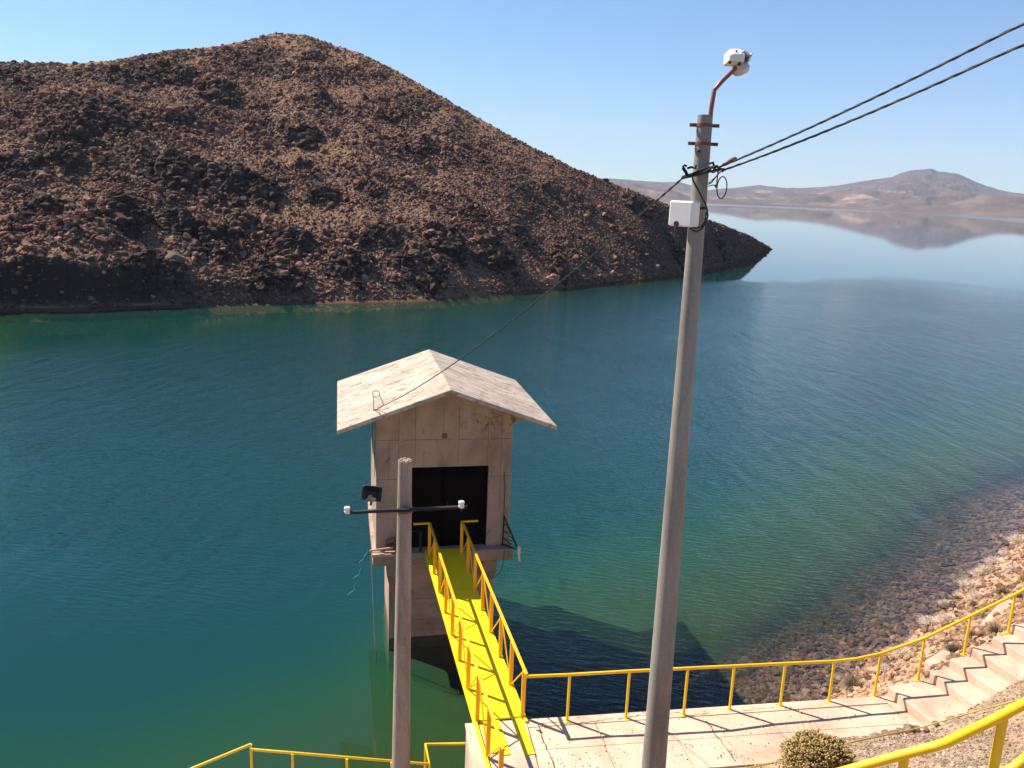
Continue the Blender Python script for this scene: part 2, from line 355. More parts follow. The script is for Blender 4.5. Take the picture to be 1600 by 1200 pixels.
# ---- the brown volcanic hill across the water
sh = [(0, 481), (120, 480), (250, 475), (400, 470), (550, 468), (700, 464), (800, 456), (900, 447), (1000, 438), (1100, 423), (1160, 407), (1203, 390)]
SA = [-1.25, -0.90]; SD = [52., 62.]
for x, y in sh:
    p = at_z(x, y, 0); SA.append(p.x / p.y); SD.append(p.y)
SA.append(0.31); SD.append(SD[-1] + 2)
sil = [(0, 98), (120, 99), (180, 94), (260, 80), (340, 72), (380, 64), (430, 52), (480, 55), (520, 70), (560, 82), (620, 110), (700, 157), (800, 214), (900, 264), (1000, 303), (1060, 327), (1130, 352), (1170, 368), (1200, 385)]
wslope = [.46, .46, .46, .46, .47, .47, .47, .48, .48, .49, .49, .50, .50, .50, .50, .5, .5, .5, .5]
RA = [-1.25, -0.85]; RD = [105., 118.]; RZ = [22., 25.]
for (x, y), sl in zip(sil, wslope):
    a, e = pxa(x, y); ds = np.interp(a, SA, SD); D = (CH + sl * ds) / (sl - e); D = max(D, ds + 1.2); RA.append(a); RD.append(D); RZ.append(max(CH + e * D, 0.4))
RA.append(0.31); RD.append(SD[-1] + 3); RZ.append(-1.0)
def shoreD(a): return np.interp(a, SA, SD)
NR, NC = 820, 1500
aa = np.concatenate([np.linspace(-1.25, -0.66, 160, endpoint=False), np.linspace(-0.66, 0.31, NC - 160)])
tt = np.concatenate([np.linspace(-0.16, 0, 50, endpoint=False), np.linspace(0, 1.04, 700, endpoint=False), np.linspace(1.04, 1.6, NR - 750)])
A, T = np.meshgrid(aa, tt)
Ds = np.interp(A, SA, SD); Dr = np.interp(A, RA, RD); Zr = np.interp(A, RA, RZ)
ker = np.hanning(25); ker /= ker.sum()
def smrow(v): return np.convolve(np.pad(v, 12, 'edge'), ker, 'valid')
Zr = np.tile(smrow(Zr[0]), (NR, 1)); Dr = np.tile(smrow(Dr[0]), (NR, 1))
Dd = np.where(T >= 0, Ds + T * (Dr - Ds), Ds + T * 90)
HX = A * Dd; HY = Dd
cl = np.interp(aa, [-1.25, -0.56, -0.46, -0.38, -0.25, -0.12, 0.10, 0.31], [4.0, 4.6, 4.0, 1.4, 0.7, 0.35, 0.25, 0.1])[None, :] * (0.75 + 0.5 * fbm(HX / 9, HY / 9, 3, 91))
m_in = np.clip(Dd - Ds, 0, None)
cliff = cl * (lambda q: q * q * (3 - 2 * q))(np.clip(m_in / 1.6, 0, 1)); cliff = np.minimum(cliff, np.maximum(Zr, 0.3) * 0.8)
g = np.clip(T, 0, 1); g = g * (1.10 - 0.10 * g)
base = np.where(T < 0, T * 90 * 0.55, cliff + (Zr - cliff) * g)
back = np.clip(T - 1, 0, None); base = np.where(T > 1, Zr - back * (Dr - Ds) * 0.55 - 6 * back ** 2, base)
ons = np.clip(m_in / 6.0, 0.0, 1) ** 0.8; edge = np.clip((0.31 - A) / 0.11, 0.0, 1); rid = 1 - 0.75 * np.clip((T - 0.86) / 0.14, 0, 1)
big = fbm(HX / 15, HY / 15, 4, 5) * 1.5 * rid
clump = np.clip(fbm(HX / 11, HY / 11, 4, 33) * 2.4 + 0.42, 0, 1)
upper = np.clip((A + 0.35) / 0.45, 0, 1)                           # smoother scree to the right
lump = np.zeros_like(HX); LP = []
out_px = [(25, 118, 62, 22, .45), (198, 124, 70, 18, .8), (262, 122, 64, 20, .8), (344, 146, 50, 20, 1.1), (120, 200, 60, 34, 1), (182, 196, 42, 20, 1), (150, 168, 60, 18, .8), (275, 268, 72, 36, 1.3), (350, 290, 66, 30, 1),
  (95, 250, 46, 26, .9), (195, 338, 56, 30, 1.4), (60, 330, 50, 22, .8), (285, 352, 50, 28, 1.1), (505, 300, 40, 22, .9), (582, 292, 26, 14, .9), (652, 236, 30, 12, .9), (696, 384, 52, 22, 1.2), (775, 402, 52, 26, 1.3),
  (882, 422, 38, 18, 1.3), (985, 312, 26, 14, 1.2), (1010, 330, 20, 12, 1), (655, 428, 66, 24, 1.2), (590, 378, 46, 20, .9), (455, 380, 50, 24, 1), (405, 300, 50, 24, .9), (540, 420, 50, 24, 1.1), (335, 385, 50, 24, 1.2), (30, 250, 46, 24, .9),
  (820, 372, 30, 12, .9), (740, 330, 30, 12, .8), (915, 385, 30, 12, .9), (470, 215, 40, 14, .8), (600, 180, 24, 9, .8), (490, 88, 26, 10, .9), (860, 300, 22, 9, .8), (430, 440, 60, 26, 1.2), (240, 410, 60, 24, 1.1), (1060, 395, 36, 14, 1.0), (1130, 392, 26, 12, 1.0)]
for x, y, wd, hh, k in out_px:
    a, e = pxa(x, y + hh * 0.3); col = np.searchsorted(aa, a); zc = base[:, col]; yc = HY[:, col]
    ok = (T[:, col] > 0) & (T[:, col] < 1); el = (zc - CH) / yc; ii = np.where(ok)[0]; i = ii[np.argmin(np.abs(el[ii] - e))]
    cx, cy = HX[i, col], HY[i, col]; R = wd / 2 / FPX * cy * 1.06
    wob = 1 + 0.35 * fbm(HX / 2.5, HY / 2.5, 3, int(x)); d2 = (((HX - cx) / R) ** 2 + ((HY - cy - R * 0.6) / (R * 1.25)) ** 2) * wob
    LP.append((cx, cy, R, hh, k)); lump = np.maximum(lump, np.clip(1 - d2 ** 2, 0, 1) ** 0.5 * min(hh / FPX * cy * 0.85, 3.2) * k)
lump *= 0.55 + 0.7 * fbm(HX / 2.6, HY / 2.6, 3, 71, 0.5)
r1 = rockcells(HX, HY, 5.0, 100, 0.35, 0.22, 0.50) * (1 - 0.8 * upper)
r2 = rockcells(HX, HY, 2.3, 200, 0.5, 0.20, 0.48) * (1 - 0.55 * upper)
r3 = rockcells(HX + 0.4 * fbm(HX, HY, 2, 8), HY, 1.05, 300, 0.75, 0.20, 0.50)
r4 = rockcells(HX, HY, 0.52, 400, 0.8, 0.22, 0.52)
rough = (0.65 * r1 * clump + 0.85 * r2 * (0.2 + 0.8 * clump) + (1.25 * r3 * (0.35 + 0.65 * clump) + 1.3 * r4 * (0.5 + 0.5 * clump)) * (1 - 0.45 * upper))
crack = fbm(HX / 1.3, HY / 1.3, 5, 61, 0.6, True)
rough = rough + 0.16 * crack * (0.35 + clump) + 0.22 * fbm(HX / 0.4, HY / 0.4, 3, 62, 0.6)
HZm = base + big * ons * edge * np.clip(Zr / 6, 0.1, 1) + (lump * 1.0 + rough * rid * 0.95) * ons * edge * np.clip(Zr / 3, 0.25, 1)
HZm = np.where(T < 0, base, HZm)
el_ = np.where((T > 0.2), (HZm - CH) / HY, -9).max(0); k5 = np.hanning(41); k5 /= k5.sum(); el_s = np.convolve(np.pad(el_, 20, 'edge'), k5, 'valid')
want = np.interp(aa, RA[2:-1], [(z_ - CH) / d__ for z_, d__ in zip(RZ[2:-1], RD[2:-1])]); fixd = np.where((aa > -0.66) & (aa < 0.297), (want - el_s) * Dr[0], 0)
k7 = np.hanning(21); k7 /= k7.sum(); fixd = np.convolve(np.pad(fixd, 10, 'edge'), k7, 'valid'); HZm = HZm + np.where(T > 0, fixd[None, :] * np.clip(T, 0, 1), 0)
hv = np.stack([HX, HY, HZm], -1).reshape(-1, 3)
tag(np_mesh('hill', hv, grid_faces(NR, NC), 'hill', False), kind='structure')
hpx, hpy = project(hv)
def on_hill(x, y):
    vis = (T.ravel() >= -0.01) & (T.ravel() < 1.0); d = (hpx - x) ** 2 + (hpy - y) ** 2 + np.where(vis, 0, 1e9); i = int(np.argmin(d)); return Vector(hv[i])
# loose rocks on the hill: too many to count, one object
def pick_hill(n_, seed, lo=0.0, hi=1.0, cl_pow=1.0):
    r_ = np.random.default_rng(seed); i0, i1 = np.searchsorted(tt, [lo, hi]); c0 = np.searchsorted(aa, -0.80)
    ii = r_.integers(i0, i1, n_ * 3); jj = r_.integers(c0, NC - 14, n_ * 3)
    keep = r_.random(n_ * 3) < (0.22 + 0.78 * clump[ii, jj] ** cl_pow); ii, jj = ii[keep][:n_], jj[keep][:n_]
    return hv.reshape(NR, NC, 3)[ii, jj]
PA = pick_hill(30000, 3, 0.0, 1.005); SZ = (0.12 + 0.30 * np.random.default_rng(4).random(len(PA)) ** 2.6) * (1 - 0.35 * np.clip((PA[:, 0] / PA[:, 1] + .35) / .45, 0, 1))
PD = pick_hill(5200, 8, 0.02, 0.99, 2.0); PD = PD[np.random.default_rng(1).random(len(PD)) > 0.9 * np.clip((PD[:, 0] / PD[:, 1] + .40) / .40, 0, 1)]; SD_ = 0.26 + 0.50 * np.random.default_rng(9).random(len(PD)) ** 3
PB = pick_hill(4500, 31, 0.0, 0.05, .2); PB = PB[PB[:, 0] / PB[:, 1] > -.43]; PC = pick_hill(2600, 33, 0.93, 1.03, .1); PA = np.concatenate([PA, PB, PC]); SZ = np.concatenate([SZ, 0.09 + 0.24 * np.random.default_rng(32).random(len(PB)) ** 2.2, 0.12 + 0.26 * np.random.default_rng(34).random(len(PC)) ** 2])
tag(scatter('scree', PA, SZ, 'lava', 1, 2, 0.2, 0.5), 'loose dark lava rubble covering the brown hillside across the water', 'rubble', kind='stuff')
tag(scatter('lava_blocks', PD, SD_, 'lava', 2, 7, 0.1, 0.55), 'larger dark lava blocks heaped over the brown hillside', 'rubble', kind='stuff')
H3 = hv.reshape(NR, NC, 3); pl = []; ps = []; r_ = np.random.default_rng(55); sel = (T > 0.01) & (T < 0.97)
HXs, HYs, HZs = HX[sel], HY[sel], HZm[sel]
for cx, cy, R, hh, k in LP:
    ii = np.where((np.abs(HXs - cx) < R * 1.15) & (np.abs(HYs - cy) < R * 1.1))[0]; m_ = int(min(130, 24 * k * R * R) * (1 - 0.6 * np.clip((cx / cy + .25) / .3, 0, 1))); ii = r_.choice(ii, m_)
    pl.append(np.stack([HXs[ii], HYs[ii], HZs[ii]], 1)); ps.append(0.20 + (0.30 + 0.16 * min(R, 2.5)) * r_.random(m_) ** 1.8)
tag(scatter('dark_outcrops', np.concatenate(pl), np.concatenate(ps), 'lava_dark', 2, 17, 0.1, 0.6), 'heaped outcrops of near black lava blocks on the hillside', 'rubble', kind='stuff')
# distinct boulders
bl = [(340, 148, 1.7, 'dark boulder at the right end of the upper row of black outcrops'), (120, 205, 1.6, 'dark boulder mid slope at the left below the double outcrop'), (285, 285, 1.8, 'largest dark boulder in the middle of the left slope'), (190, 345, 1.6, 'dark boulder above the cut bank at the left shore'), (482, 88, .9, 'dark boulder just right below the summit'),
  (655, 238, .9, 'lone dark boulder half way down the smooth right slope'), (700, 388, 1.4, 'dark boulder above the shore below the middle of the slope'), (775, 405, 1.4, 'dark boulder just left of the salmon waterline boulder'), (985, 318, .9, 'dark boulder behind the service cable left of the white box'), (1008, 336, .9, 'dark boulder lower right of the one behind the cable'), (505, 300, 1.3, 'dark boulder in the centre of the hillside'), (1065, 395, 1.1, 'dark boulder on the lower slope directly left of the tall pole')]
for i, (x, y, s_, lab) in enumerate(bl):
    p = on_hill(x, y); one_rock('boulder', p + Vector((0, 0, s_ * 0.1)), s_ * 0.8, 'lava_one', lab, 'boulder', None, i, 3, 0.85, i * 1.3, 0.6)
for i, (x, y, s_, lab) in enumerate([(4, 100, .9, 'dark rock standing on the skyline at the left edge of the hill'), (22, 98, .9, 'pointed dark rock on the skyline beside the leftmost rock'), (118, 97, .7, 'small dark rock on the low skyline left of the summit'),
      (745, 190, .6, 'small rock poking above the straight right-hand ridge of the hill'), (948, 272, .9, 'dark rounded rock sitting on the lower right ridge line'), (1195, 386, 1.3, 'dark jagged rock at the very tip of the headland')]):
    p = on_hill(x, y); one_rock('boulder', p, s_ * 0.8, 'lava_one', lab, 'boulder', None, i + 3, 3, 0.85, i * 2.1, 0.5)
p = at_z(864, 449, 0.0); one_rock('boulder', (p.x, p.y + .4, 0.75), 1.0, 'redrock', 'salmon pink upright boulder at the waterline of the hill', 'boulder', None, 4, 3, 1.35, 0.4)
for i, (x, y, s_, mm, lab) in enumerate([(278, 405, 1.0, 'palerock', 'pale brown cracked boulder on the lower slope above the dark shore'), (410, 414, .85, 'palerock', 'pale grey flat topped boulder above the hill shoreline'), (308, 402, .5, 'palerock', 'small pale stone right of the cracked pale boulder')]):
    p = on_hill(x, y); one_rock('boulder', p + Vector((0, -0.3, 0.25)), s_, mm, lab, 'boulder', None, i, 3, 0.9, i)

# ---- far mountains beyond the lake
prof = [(981, 280), (1022, 284), (1064, 284), (1105, 296), (1146, 293), (1187, 289), (1229, 293), (1291, 292), (1332, 286), (1360, 281), (1394, 276), (1408, 270), (1423, 266), (1440, 264), (1456, 263), (1466, 268), (1476, 268), (1490, 270), (1505, 274), (1530, 286), (1567, 298), (1600, 303), (1680, 312), (1800, 318), (2100, 330)]
MA = [-1.3, -0.6, 0.0]; ME = [.012, .016, .018]
for x, y in prof:
    a, e = pxa(x, y); MA.append(a); ME.append(e)
MA.append(1.5); ME.append(.006)
fsh = [-1.3, 0.05, 0.15, .20, .30, .40, .45, .50, .55, .60, .70, 1.5]; fsd = [2100, 2100, 2200, 2200, 2220, 2220, 2120, 1960, 1750, 1520, 1300, 1100]
MR, MC = 240, 900
a2 = np.concatenate([np.linspace(-1.3, 0.05, 120, endpoint=False), np.linspace(0.05, 0.8, 680, endpoint=False), np.linspace(0.8, 1.5, 100)]); t2 = np.linspace(-0.04, 1.5, MR)
A2, T2 = np.meshgrid(a2, t2); S2 = np.interp(A2, fsh, fsd) + 45 * fbm(A2 * 25, A2 * 0 + 3.3, 4, 17); E2 = np.interp(A2, MA, ME); R2 = 4300.
D2 = S2 + T2 * (R2 - S2); X2 = A2 * D2; Y2 = D2
kk = np.hanning(91); kk /= kk.sum(); Es = np.tile(np.convolve(np.pad(E2[0], 45, 'edge'), kk, 'valid'), (MR, 1)); tc = np.clip(T2, 0, 1); bl_ = np.clip((tc - .55) / .45, 0, 1) ** 2; ridge = CH + (Es * (1 - bl_) + E2 * bl_) * R2
z = ridge * (0.10 * tc + 0.90 * tc ** 2.1)
hum = np.clip(fbm(X2 / 520, Y2 / 520, 5, 201), 0, 1) * 95 * np.clip(T2 * 5, 0, 1) * np.clip((1 - T2) * 2, 0, 1)
gul = -np.abs(fbm(X2 / 240, Y2 / 420, 6, 77, .6)) * 75 * np.clip(tc * 1.4, 0, 1) * np.clip((1.0 - tc) * 4 + 0.25, 0, 1)
z = z + hum + gul * np.clip(ridge / 160, .2, 1)
px_, ex_ = pxa(1397, 329); d_ = ((A2 - px_) / 0.022) ** 2 + ((D2 - np.interp(px_, fsh, fsd) - 90) / 120) ** 2; z = z + 15 * np.exp(-d_ * 1.6)
cap = CH + (E2 - 0.0016 - 0.0016 * fbm(X2 / 90, Y2 / 90, 3, 9)) * D2; z = np.where(T2 < 0.985, np.minimum(z, cap), z)
z = np.where(T2 > 1, ridge - (T2 - 1) * 260, z); z = z + 5 * fbm(X2 / 70, Y2 / 70, 5, 44) * np.clip(T2 * 8, 0, 1)
z = np.where(T2 < 0, T2 * 120, z)
tag(np_mesh('mountains', np.stack([X2, Y2, z], -1).reshape(-1, 3), grid_faces(MR, MC), 'mountain', True), kind='structure')

# ---- right bank, walkway levels
BP = [(-60, -8), (-20, 2), (-6, 6.5), (0, 8), (3, 9.5), (5.4, 12.0), (6.9, 15.3), (8.2, 18.4), (9.7, 20.1), (11.8, 21.6), (13.5, 23.2), (16.3, 26.3), (19.4, 29.3), (22.9, 33.8), (35, 43), (66, 64), (140, 125), (500, 420), (1900, 1150)]
def bank_s(X, Y):
    """signed distance to the bank shoreline: positive on land"""
    best = np.full(X.shape, 1e18); sg = np.ones(X.shape)
    for (x0, y0), (x1, y1) in zip(BP[:-1], BP[1:]):
        dx, dy = x1 - x0, y1 - y0; l2 = dx * dx + dy * dy
        t = np.clip(((X - x0) * dx + (Y - y0) * dy) / l2, 0, 1); ex = X - x0 - t * dx; ey = Y - y0 - t * dy
        d = ex * ex + ey * ey; cr = dx * (Y - y0) - dy * (X - x0); k = d < best; best = np.where(k, d, best); sg = np.where(k, np.where(cr < 0, 1, -1), sg)
    return np.sqrt(best) * sg
SLZ = 2.65; RISE = 0.20; TREAD = 0.475; SX0 = 7.60; SY0 = 14.57; SE = Vector((0.958, 0.287, 0)).normalized(); SN = Vector((SE.y, -SE.x, 0))
def y_out(x): return np.where(x < SX0, 13.28 + 0.17 * x, SY0 + 0.30 * (x - SX0))
def walk_z(x):
    s_ = (x - SX0) / 0.958; return np.where(s_ < 0, SLZ, SLZ + np.clip(RISE * (1 + np.clip(s_ - 0.95, 0, None) / TREAD) * np.clip(s_ / 0.9, 0, 1), 0, 5.5))
def ground_z(X, Y):
    s_ = bank_s(X, Y); yo = y_out(X); yi = yo - 1.6; wz = walk_z(X)
    e = np.clip(Y - yo, 0, None); so = np.clip(s_, 0, None)
    zo = np.where(s_ > 0, (wz - 0.22) * so / (so + e + 1e-3), np.maximum(0.40 * s_ - 0.045 * np.clip(-s_ - 2.5, 0, 30) ** 2, -9))
    lf = np.clip((X + 3.2) / 2.4, 0, 1); enc = 0.42 * np.clip((X - 4.6) / 1.2, 0, 1)
    run = np.clip(yi + enc - Y, 0, None)
    zi = (wz - 0.07 + 0.10 * np.clip((X - 4.3) / 1.0, 0, 1)) * lf + (-1.5) * (1 - lf) + 0.615 * run - 0.012 * np.clip(run - 9, 0, None) ** 2
    tb = np.clip((Y - yi - enc) / (1.3 - enc), 0, 1)
    zb = np.where(tb > 0, (zi - 0.25 * np.clip(tb * 9, 0, 1)) * (1 - tb) + np.minimum(zo, wz - 0.3) * tb, zi)
    zz = np.where(Y > yo, zo, zb)
    zz = np.where((X < -0.6) & (Y > 8), np.minimum(zz, 1.2), zz)
    nz = 0.10 * fbm(X / 1.3, Y / 1.3, 4, 12) + 0.05 * fbm(X / 0.3, Y / 0.3, 3, 13)
    near = np.clip(np.abs(Y - yo) / 0.5, 0, 1) * np.clip(np.abs(Y - yi) / 0.6, 0.12, 1)
    return zz + nz * np.clip(near, 0, 1)
gd = np.exp(np.linspace(math.log(1.2), math.log(75), 620)); ga = np.linspace(rad(-62), rad(58), 820)
GA, GD = np.meshgrid(ga, gd); GX = GD * np.sin(GA); GY = GD * np.cos(GA) * 1.0
GZ = ground_z(GX, GY)
tag(np_mesh('ground', np.stack([GX, GY, GZ], -1).reshape(-1, 3), grid_faces(*GX.shape), 'ground', True), kind='structure')
gv = np.stack([GX, GY, GZ], -1).reshape(-1, 3); gpx, gpy = project(gv)
def on_ground(x, y, above=None):
    d = (gpx - x) ** 2 + (gpy - y) ** 2
    if above is not None: d = d + np.where(gv[:, 2] > above, 0, 1e9)
    return Vector(gv[int(np.argmin(d))])
def gz(x, y): return float(ground_z(np.array([x]), np.array([y]))[0])
# ground farther away on the near side, coarse, under the lake and behind the eye
qx = np.concatenate([np.linspace(-2600, -40, 60), np.linspace(60, 3000, 60)]); qy = np.linspace(-60, 2600, 120); QX, QY = np.meshgrid(np.sort(np.concatenate([qx, np.linspace(-39, 59, 60)])), qy)
qs = bank_s(QX, QY); QZ = np.where(qs > 0, np.clip(0.35 * qs, 0, 14) + 3 * fbm(QX / 60, QY / 60, 4, 3) * np.clip(qs / 30, 0, 1), -9.4)
hole = (np.hypot(QX, QY) < 72); QZ = np.where(hole, -9.6, QZ)
tag(np_mesh('lake_bed', np.stack([QX, QY, QZ], -1).reshape(-1, 3), grid_faces(*QX.shape), 'ground', True), kind='structure')

# ---- the lake
WB = [(0.050, 0.062, 0.026), (0.042, 0.096, 0.040), (0.024, 0.108, 0.060), (0.007, 0.082, 0.077), (0.005, 0.070, 0.080)]
wd = np.exp(np.linspace(math.log(7), math.log(3200), 560)); wa = np.linspace(rad(-66), rad(66), 620)
WA, WD = np.meshgrid(wa, wd); WX = WD * np.sin(WA); WY = WD * np.cos(WA); wt = WX / np.maximum(WY, 1e-3)
sb = -bank_s(WX, WY); shl = np.where((wt > -1.25) & (wt < 0.305), (shoreD(wt) - WY), 60); shl = np.where(WY > shoreD(wt), np.where((wt > -1.25) & (wt < .305), 0, 60), shl)
dep = np.minimum(np.clip(0.40 * sb + 0.045 * np.clip(sb - 2.5, 0, 30) ** 2, 0, 14), np.clip(0.22 * shl + np.interp(wt, [-.64, -.585], [2.2, 7.0]), 0, 14)); dep = dep * np.where(WY < 40, np.interp(WX, [-9, -3.5, 2, 6], [1, .58, .62, 1]) * np.clip((26 - WY) / 8, 0, 1) + np.clip(1 - (26 - WY) / 8, 0, 1), 1); dep = np.clip(dep + 0.5 * fbm(WX / 6, WY / 6, 3, 81) * np.clip(dep / 2, 0, 1), 0, 14)
bnd = np.interp(wt, [-1, 0.17, .25, .33, .38, .43, .5, .58, .8], [130, 122, 124, 128, 136, 138, 128, 118, 110])
bnd = bnd + 5 * fbm(WX / 9, WY / 14, 3, 31); calm = np.clip((WY - bnd) / np.interp(wt, [.2, .38, .6], [7, 12, 60]) + 0.5, 0, 1)
calm = calm - 2.6 * np.clip((WY - np.interp(wt, fsh, fsd) + 620 + 160 * fbm(WX / 300, WY / 900, 2, 6)) / 120, 0, 1)
cs = np.clip(1 - (shoreD(wt) - WY) / np.interp(wt, [-.7, -.45, -.2, .05, .2], [24, 22, 16, 9, 7]), 0, 1) * (WY < 240); calm = np.maximum(calm, np.clip(cs * 2.2, 0, 1))
cn = np.clip((26 + 3 * fbm(WX / 6, WY * 0, 2, 5) - WY) / 7, 0, 1) * np.clip((-0.8 - WX) / 2, 0, 1); calm = np.maximum(calm, cn)
lake = np_mesh('lake', np.stack([WX, WY, WX * 0], -1).reshape(-1, 3), grid_faces(*WX.shape), M['ground'], True, {'calm': calm.ravel()})
tag(lake, kind='structure')
m = bpy.data.materials.new('lake_surface'); m.use_nodes = True; n = m.node_tree; n.nodes.clear()
ac = N(n, 'Attribute', attribute_name='calm'); vw = coords(n)
tr = N(n, 'BsdfTransparent'); tr.inputs[0].default_value = (0.97, 0.97, 0.97, 1)
rv = coords(n, (1.0, 0.31, 1), (0, 0, rad(-30))); rv2 = coords(n, (0.48, 0.16, 1), (0, 0, rad(-12)))
for nd in n.nodes:
    if nd.bl_idname == 'ShaderNodeMapping' and nd.inputs['Scale'].default_value[0] != 1.0: nd.vector_type = 'TEXTURE'
h1 = noise(n, rv, 1.0, 2, 0.5, 0.15); h2 = noise(n, rv2, 1.0, 3, 0.55, 0.15); h3 = noise(n, vw, 0.09, 4, 0.6)
hh_ = math_(n, 'ADD', math_(n, 'MULTIPLY', h1, 1.0), math_(n, 'MULTIPLY', h2, 0.42))
gust = ramp(n, h3, [(0.30, 0.62), (0.62, 1.0)])
amp = math_(n, 'MULTIPLY', math_(n, 'ADD', math_(n, 'MULTIPLY', math_(n, 'SUBTRACT', 1.0, ac.outputs['Fac']), 1.0), 0.012), gust)
bp = N(n, 'Bump'); bp.inputs['Distance'].default_value = 0.10; L(n, amp, bp.inputs['Strength']); L(n, hh_, bp.inputs['Height'])
gl = N(n, 'BsdfGlossy'); gl.inputs['Color'].default_value = (1, 1, 1, 1); L(n, bp.outputs[0], gl.inputs['Normal'])
L(n, math_(n, 'ADD', 0.028, math_(n, 'MULTIPLY', math_(n, 'SUBTRACT', 1.0, ac.outputs['Fac']), 0.035)), gl.inputs['Roughness'])
fr = N(n, 'Fresnel'); fr.inputs['IOR'].default_value = 1.33; L(n, bp.outputs[0], fr.inputs['Normal'])
m2 = N(n, 'MixShader'); L(n, fr.outputs[0], m2.inputs[0]); L(n, tr.outputs[0], m2.inputs[1]); L(n, gl.outputs[0], m2.inputs[2])
mo = N(n, 'OutputMaterial'); L(n, m2.outputs[0], mo.inputs['Surface'])
lake.data.materials.clear(); lake.data.materials.append(m)
# the turbid water below the surface: three suspended layers, so that shade and bottom soften with depth as they do in cloudy water
m = bpy.data.materials.new('turbid_water'); m.use_nodes = True; n = m.node_tree; n.nodes.clear()
at = N(n, 'Attribute', attribute_name='depth'); al = N(n, 'Attribute', attribute_name='murk')
body = ramp(n, math_(n, 'DIVIDE', at.outputs['Fac'], 14.0), [(0.03, WB[0]), (0.18, WB[1]), (0.36, WB[2]), (0.62, WB[3]), (0.95, WB[4])])
tr = N(n, 'BsdfTransparent'); tr.inputs[0].default_value = (0.86, 0.86, 0.78, 1); df = N(n, 'BsdfDiffuse'); L(n, body, df.inputs['Color'])
m1 = N(n, 'MixShader'); L(n, al.outputs['Fac'], m1.inputs[0]); L(n, tr.outputs[0], m1.inputs[1]); L(n, df.outputs[0], m1.inputs[2]); mo = N(n, 'OutputMaterial'); L(n, m1.outputs[0], mo.inputs['Surface'])
for zl, d0, d1, am in ((-0.35, 0.35, 1.7, 0.40), (-1.0, 1.0, 2.7, 0.58), (-1.9, 1.9, 3.2, 1.0)):
    q = (slice(None, None, 2), slice(None, None, 2)); dq = dep[q]; mk = np.clip((dq - d0) / (d1 - d0), 0, 1); mk = mk * mk * (3 - 2 * mk) * am
    tag(np_mesh('water_layer', np.stack([WX[q], WY[q], WX[q] * 0 + zl], -1).reshape(-1, 3), grid_faces(*dq.shape), m, True, {'depth': dq.ravel(), 'murk': mk.ravel()}), kind='structure')
#==SPLIT2==
# ================================================================== WALKWAY, ABUTMENT, STAIRS
WN = Vector((-0.168, 0.986, 0)).normalized(); WE = Vector((0.986, 0.168, 0)).normalized()       # walkway across / along
def wp(x, inn):                       # plan point on the walkway: x along, inn metres in from the outer edge
    return (x + inn * 0.168, float(y_out(np.array([x]))[0]) - inn * 0.986)
b_ = MB(); b_.prism([wp(-0.58, 0.02), wp(-0.58, 1.9), wp(7.52, 1.60), wp(7.50, 0.02)][::-1], -4.0, SLZ - 0.03)
tag(b_.build('walkway', 'abut', None), kind='structure')
b_ = MB(); G = 0.006
xs = [0.50, 1.72, 3.05, 3.92, 4.70, 5.62, 6.45, 7.45]
b_.prism([wp(-0.60, 0.0), wp(-0.60, 1.95), wp(0.50 - G - .03, 1.95), wp(0.50 - G, 0.0)][::-1], SLZ - 0.03, SLZ + 0.004)
for i in range(len(xs) - 1):
    j = lambda q: 0.012 * math.sin(q * 7.7)
    for a0, a1 in ((0.24, 0.86), (0.86, 1.62)):
        g2 = G * (1.6 if i in (3,) else 1)
        b_.prism([wp(xs[i] + g2 + j(i), a0 + G), wp(xs[i] + g2 + 0.03, a1 - G * .4), wp(xs[i + 1] - g2 + 0.03, a1 - G * .4), wp(xs[i + 1] - g2, a0 + G)][::-1], SLZ - 0.03, SLZ + 0.001 * ((i * 3 + int(a0 * 4)) % 3))
for i, (xa, xb) in enumerate(((0.5, 3.0), (3.012, 5.4), (5.412, 7.45))): b_.prism([wp(xa, 0.0), wp(xa, 0.232), wp(xb, 0.232), wp(xb, 0.0)][::-1], SLZ - 0.03, SLZ + 0.006 + 0.002 * i)
tag(b_.build('path', 'slab', None, bevel=0.004), kind='structure')
# cracked joint strips on the slab and chipped edge pieces are cut as thin dark gaps by short crooked strips
def crack(pts, wdt=0.014, z=SLZ + 0.0045):
    mb = MB()
    for i in range(len(pts) - 1):
        a = Vector(pts[i]); c = Vector(pts[i + 1]); d = (c - a).normalized(); s_ = Vector((-d.y, d.x)) * wdt * random.uniform(.2, .55)
        mb.add([(a.x - s_.x, a.y - s_.y, z), (c.x - s_.x, c.y - s_.y, z), (c.x + s_.x, c.y + s_.y, z), (a.x + s_.x, a.y + s_.y, z)], [(0, 1, 2, 3)])
    return mb
m, n, bb = nmat('crack_dirt'); bb.inputs['Base Color'].default_value = (0.10, 0.065, 0.045, 1); bb.inputs['Roughness'].default_value = 1; M['dirt'] = m
cr = MB()
def cr_add(p0, p1, k=10, wob=0.025, wdt=0.012, z=0.0045):
    a = at_z(p0[0], p0[1], SLZ); c = at_z(p1[0], p1[1], SLZ); pts = []
    for i in range(k + 1):
        t = i / k; q = a.lerp(c, t); pts.append((q.x + random.uniform(-wob, wob) * (0 < i < k), q.y + random.uniform(-wob, wob) * (0 < i < k)))
    c2 = crack(pts, wdt, SLZ + z + 0.004); cr.add(c2.v, c2.f)
cr_add((841, 1133), (866, 1200), 12, .02, .028); cr_add((846, 1130), (905, 1131), 10, .03, .02); cr_add((905, 1131), (960, 1123), 10, .02, .016, .006); cr_add((965, 1124), (1000, 1118), 8, .03, .028, .006)
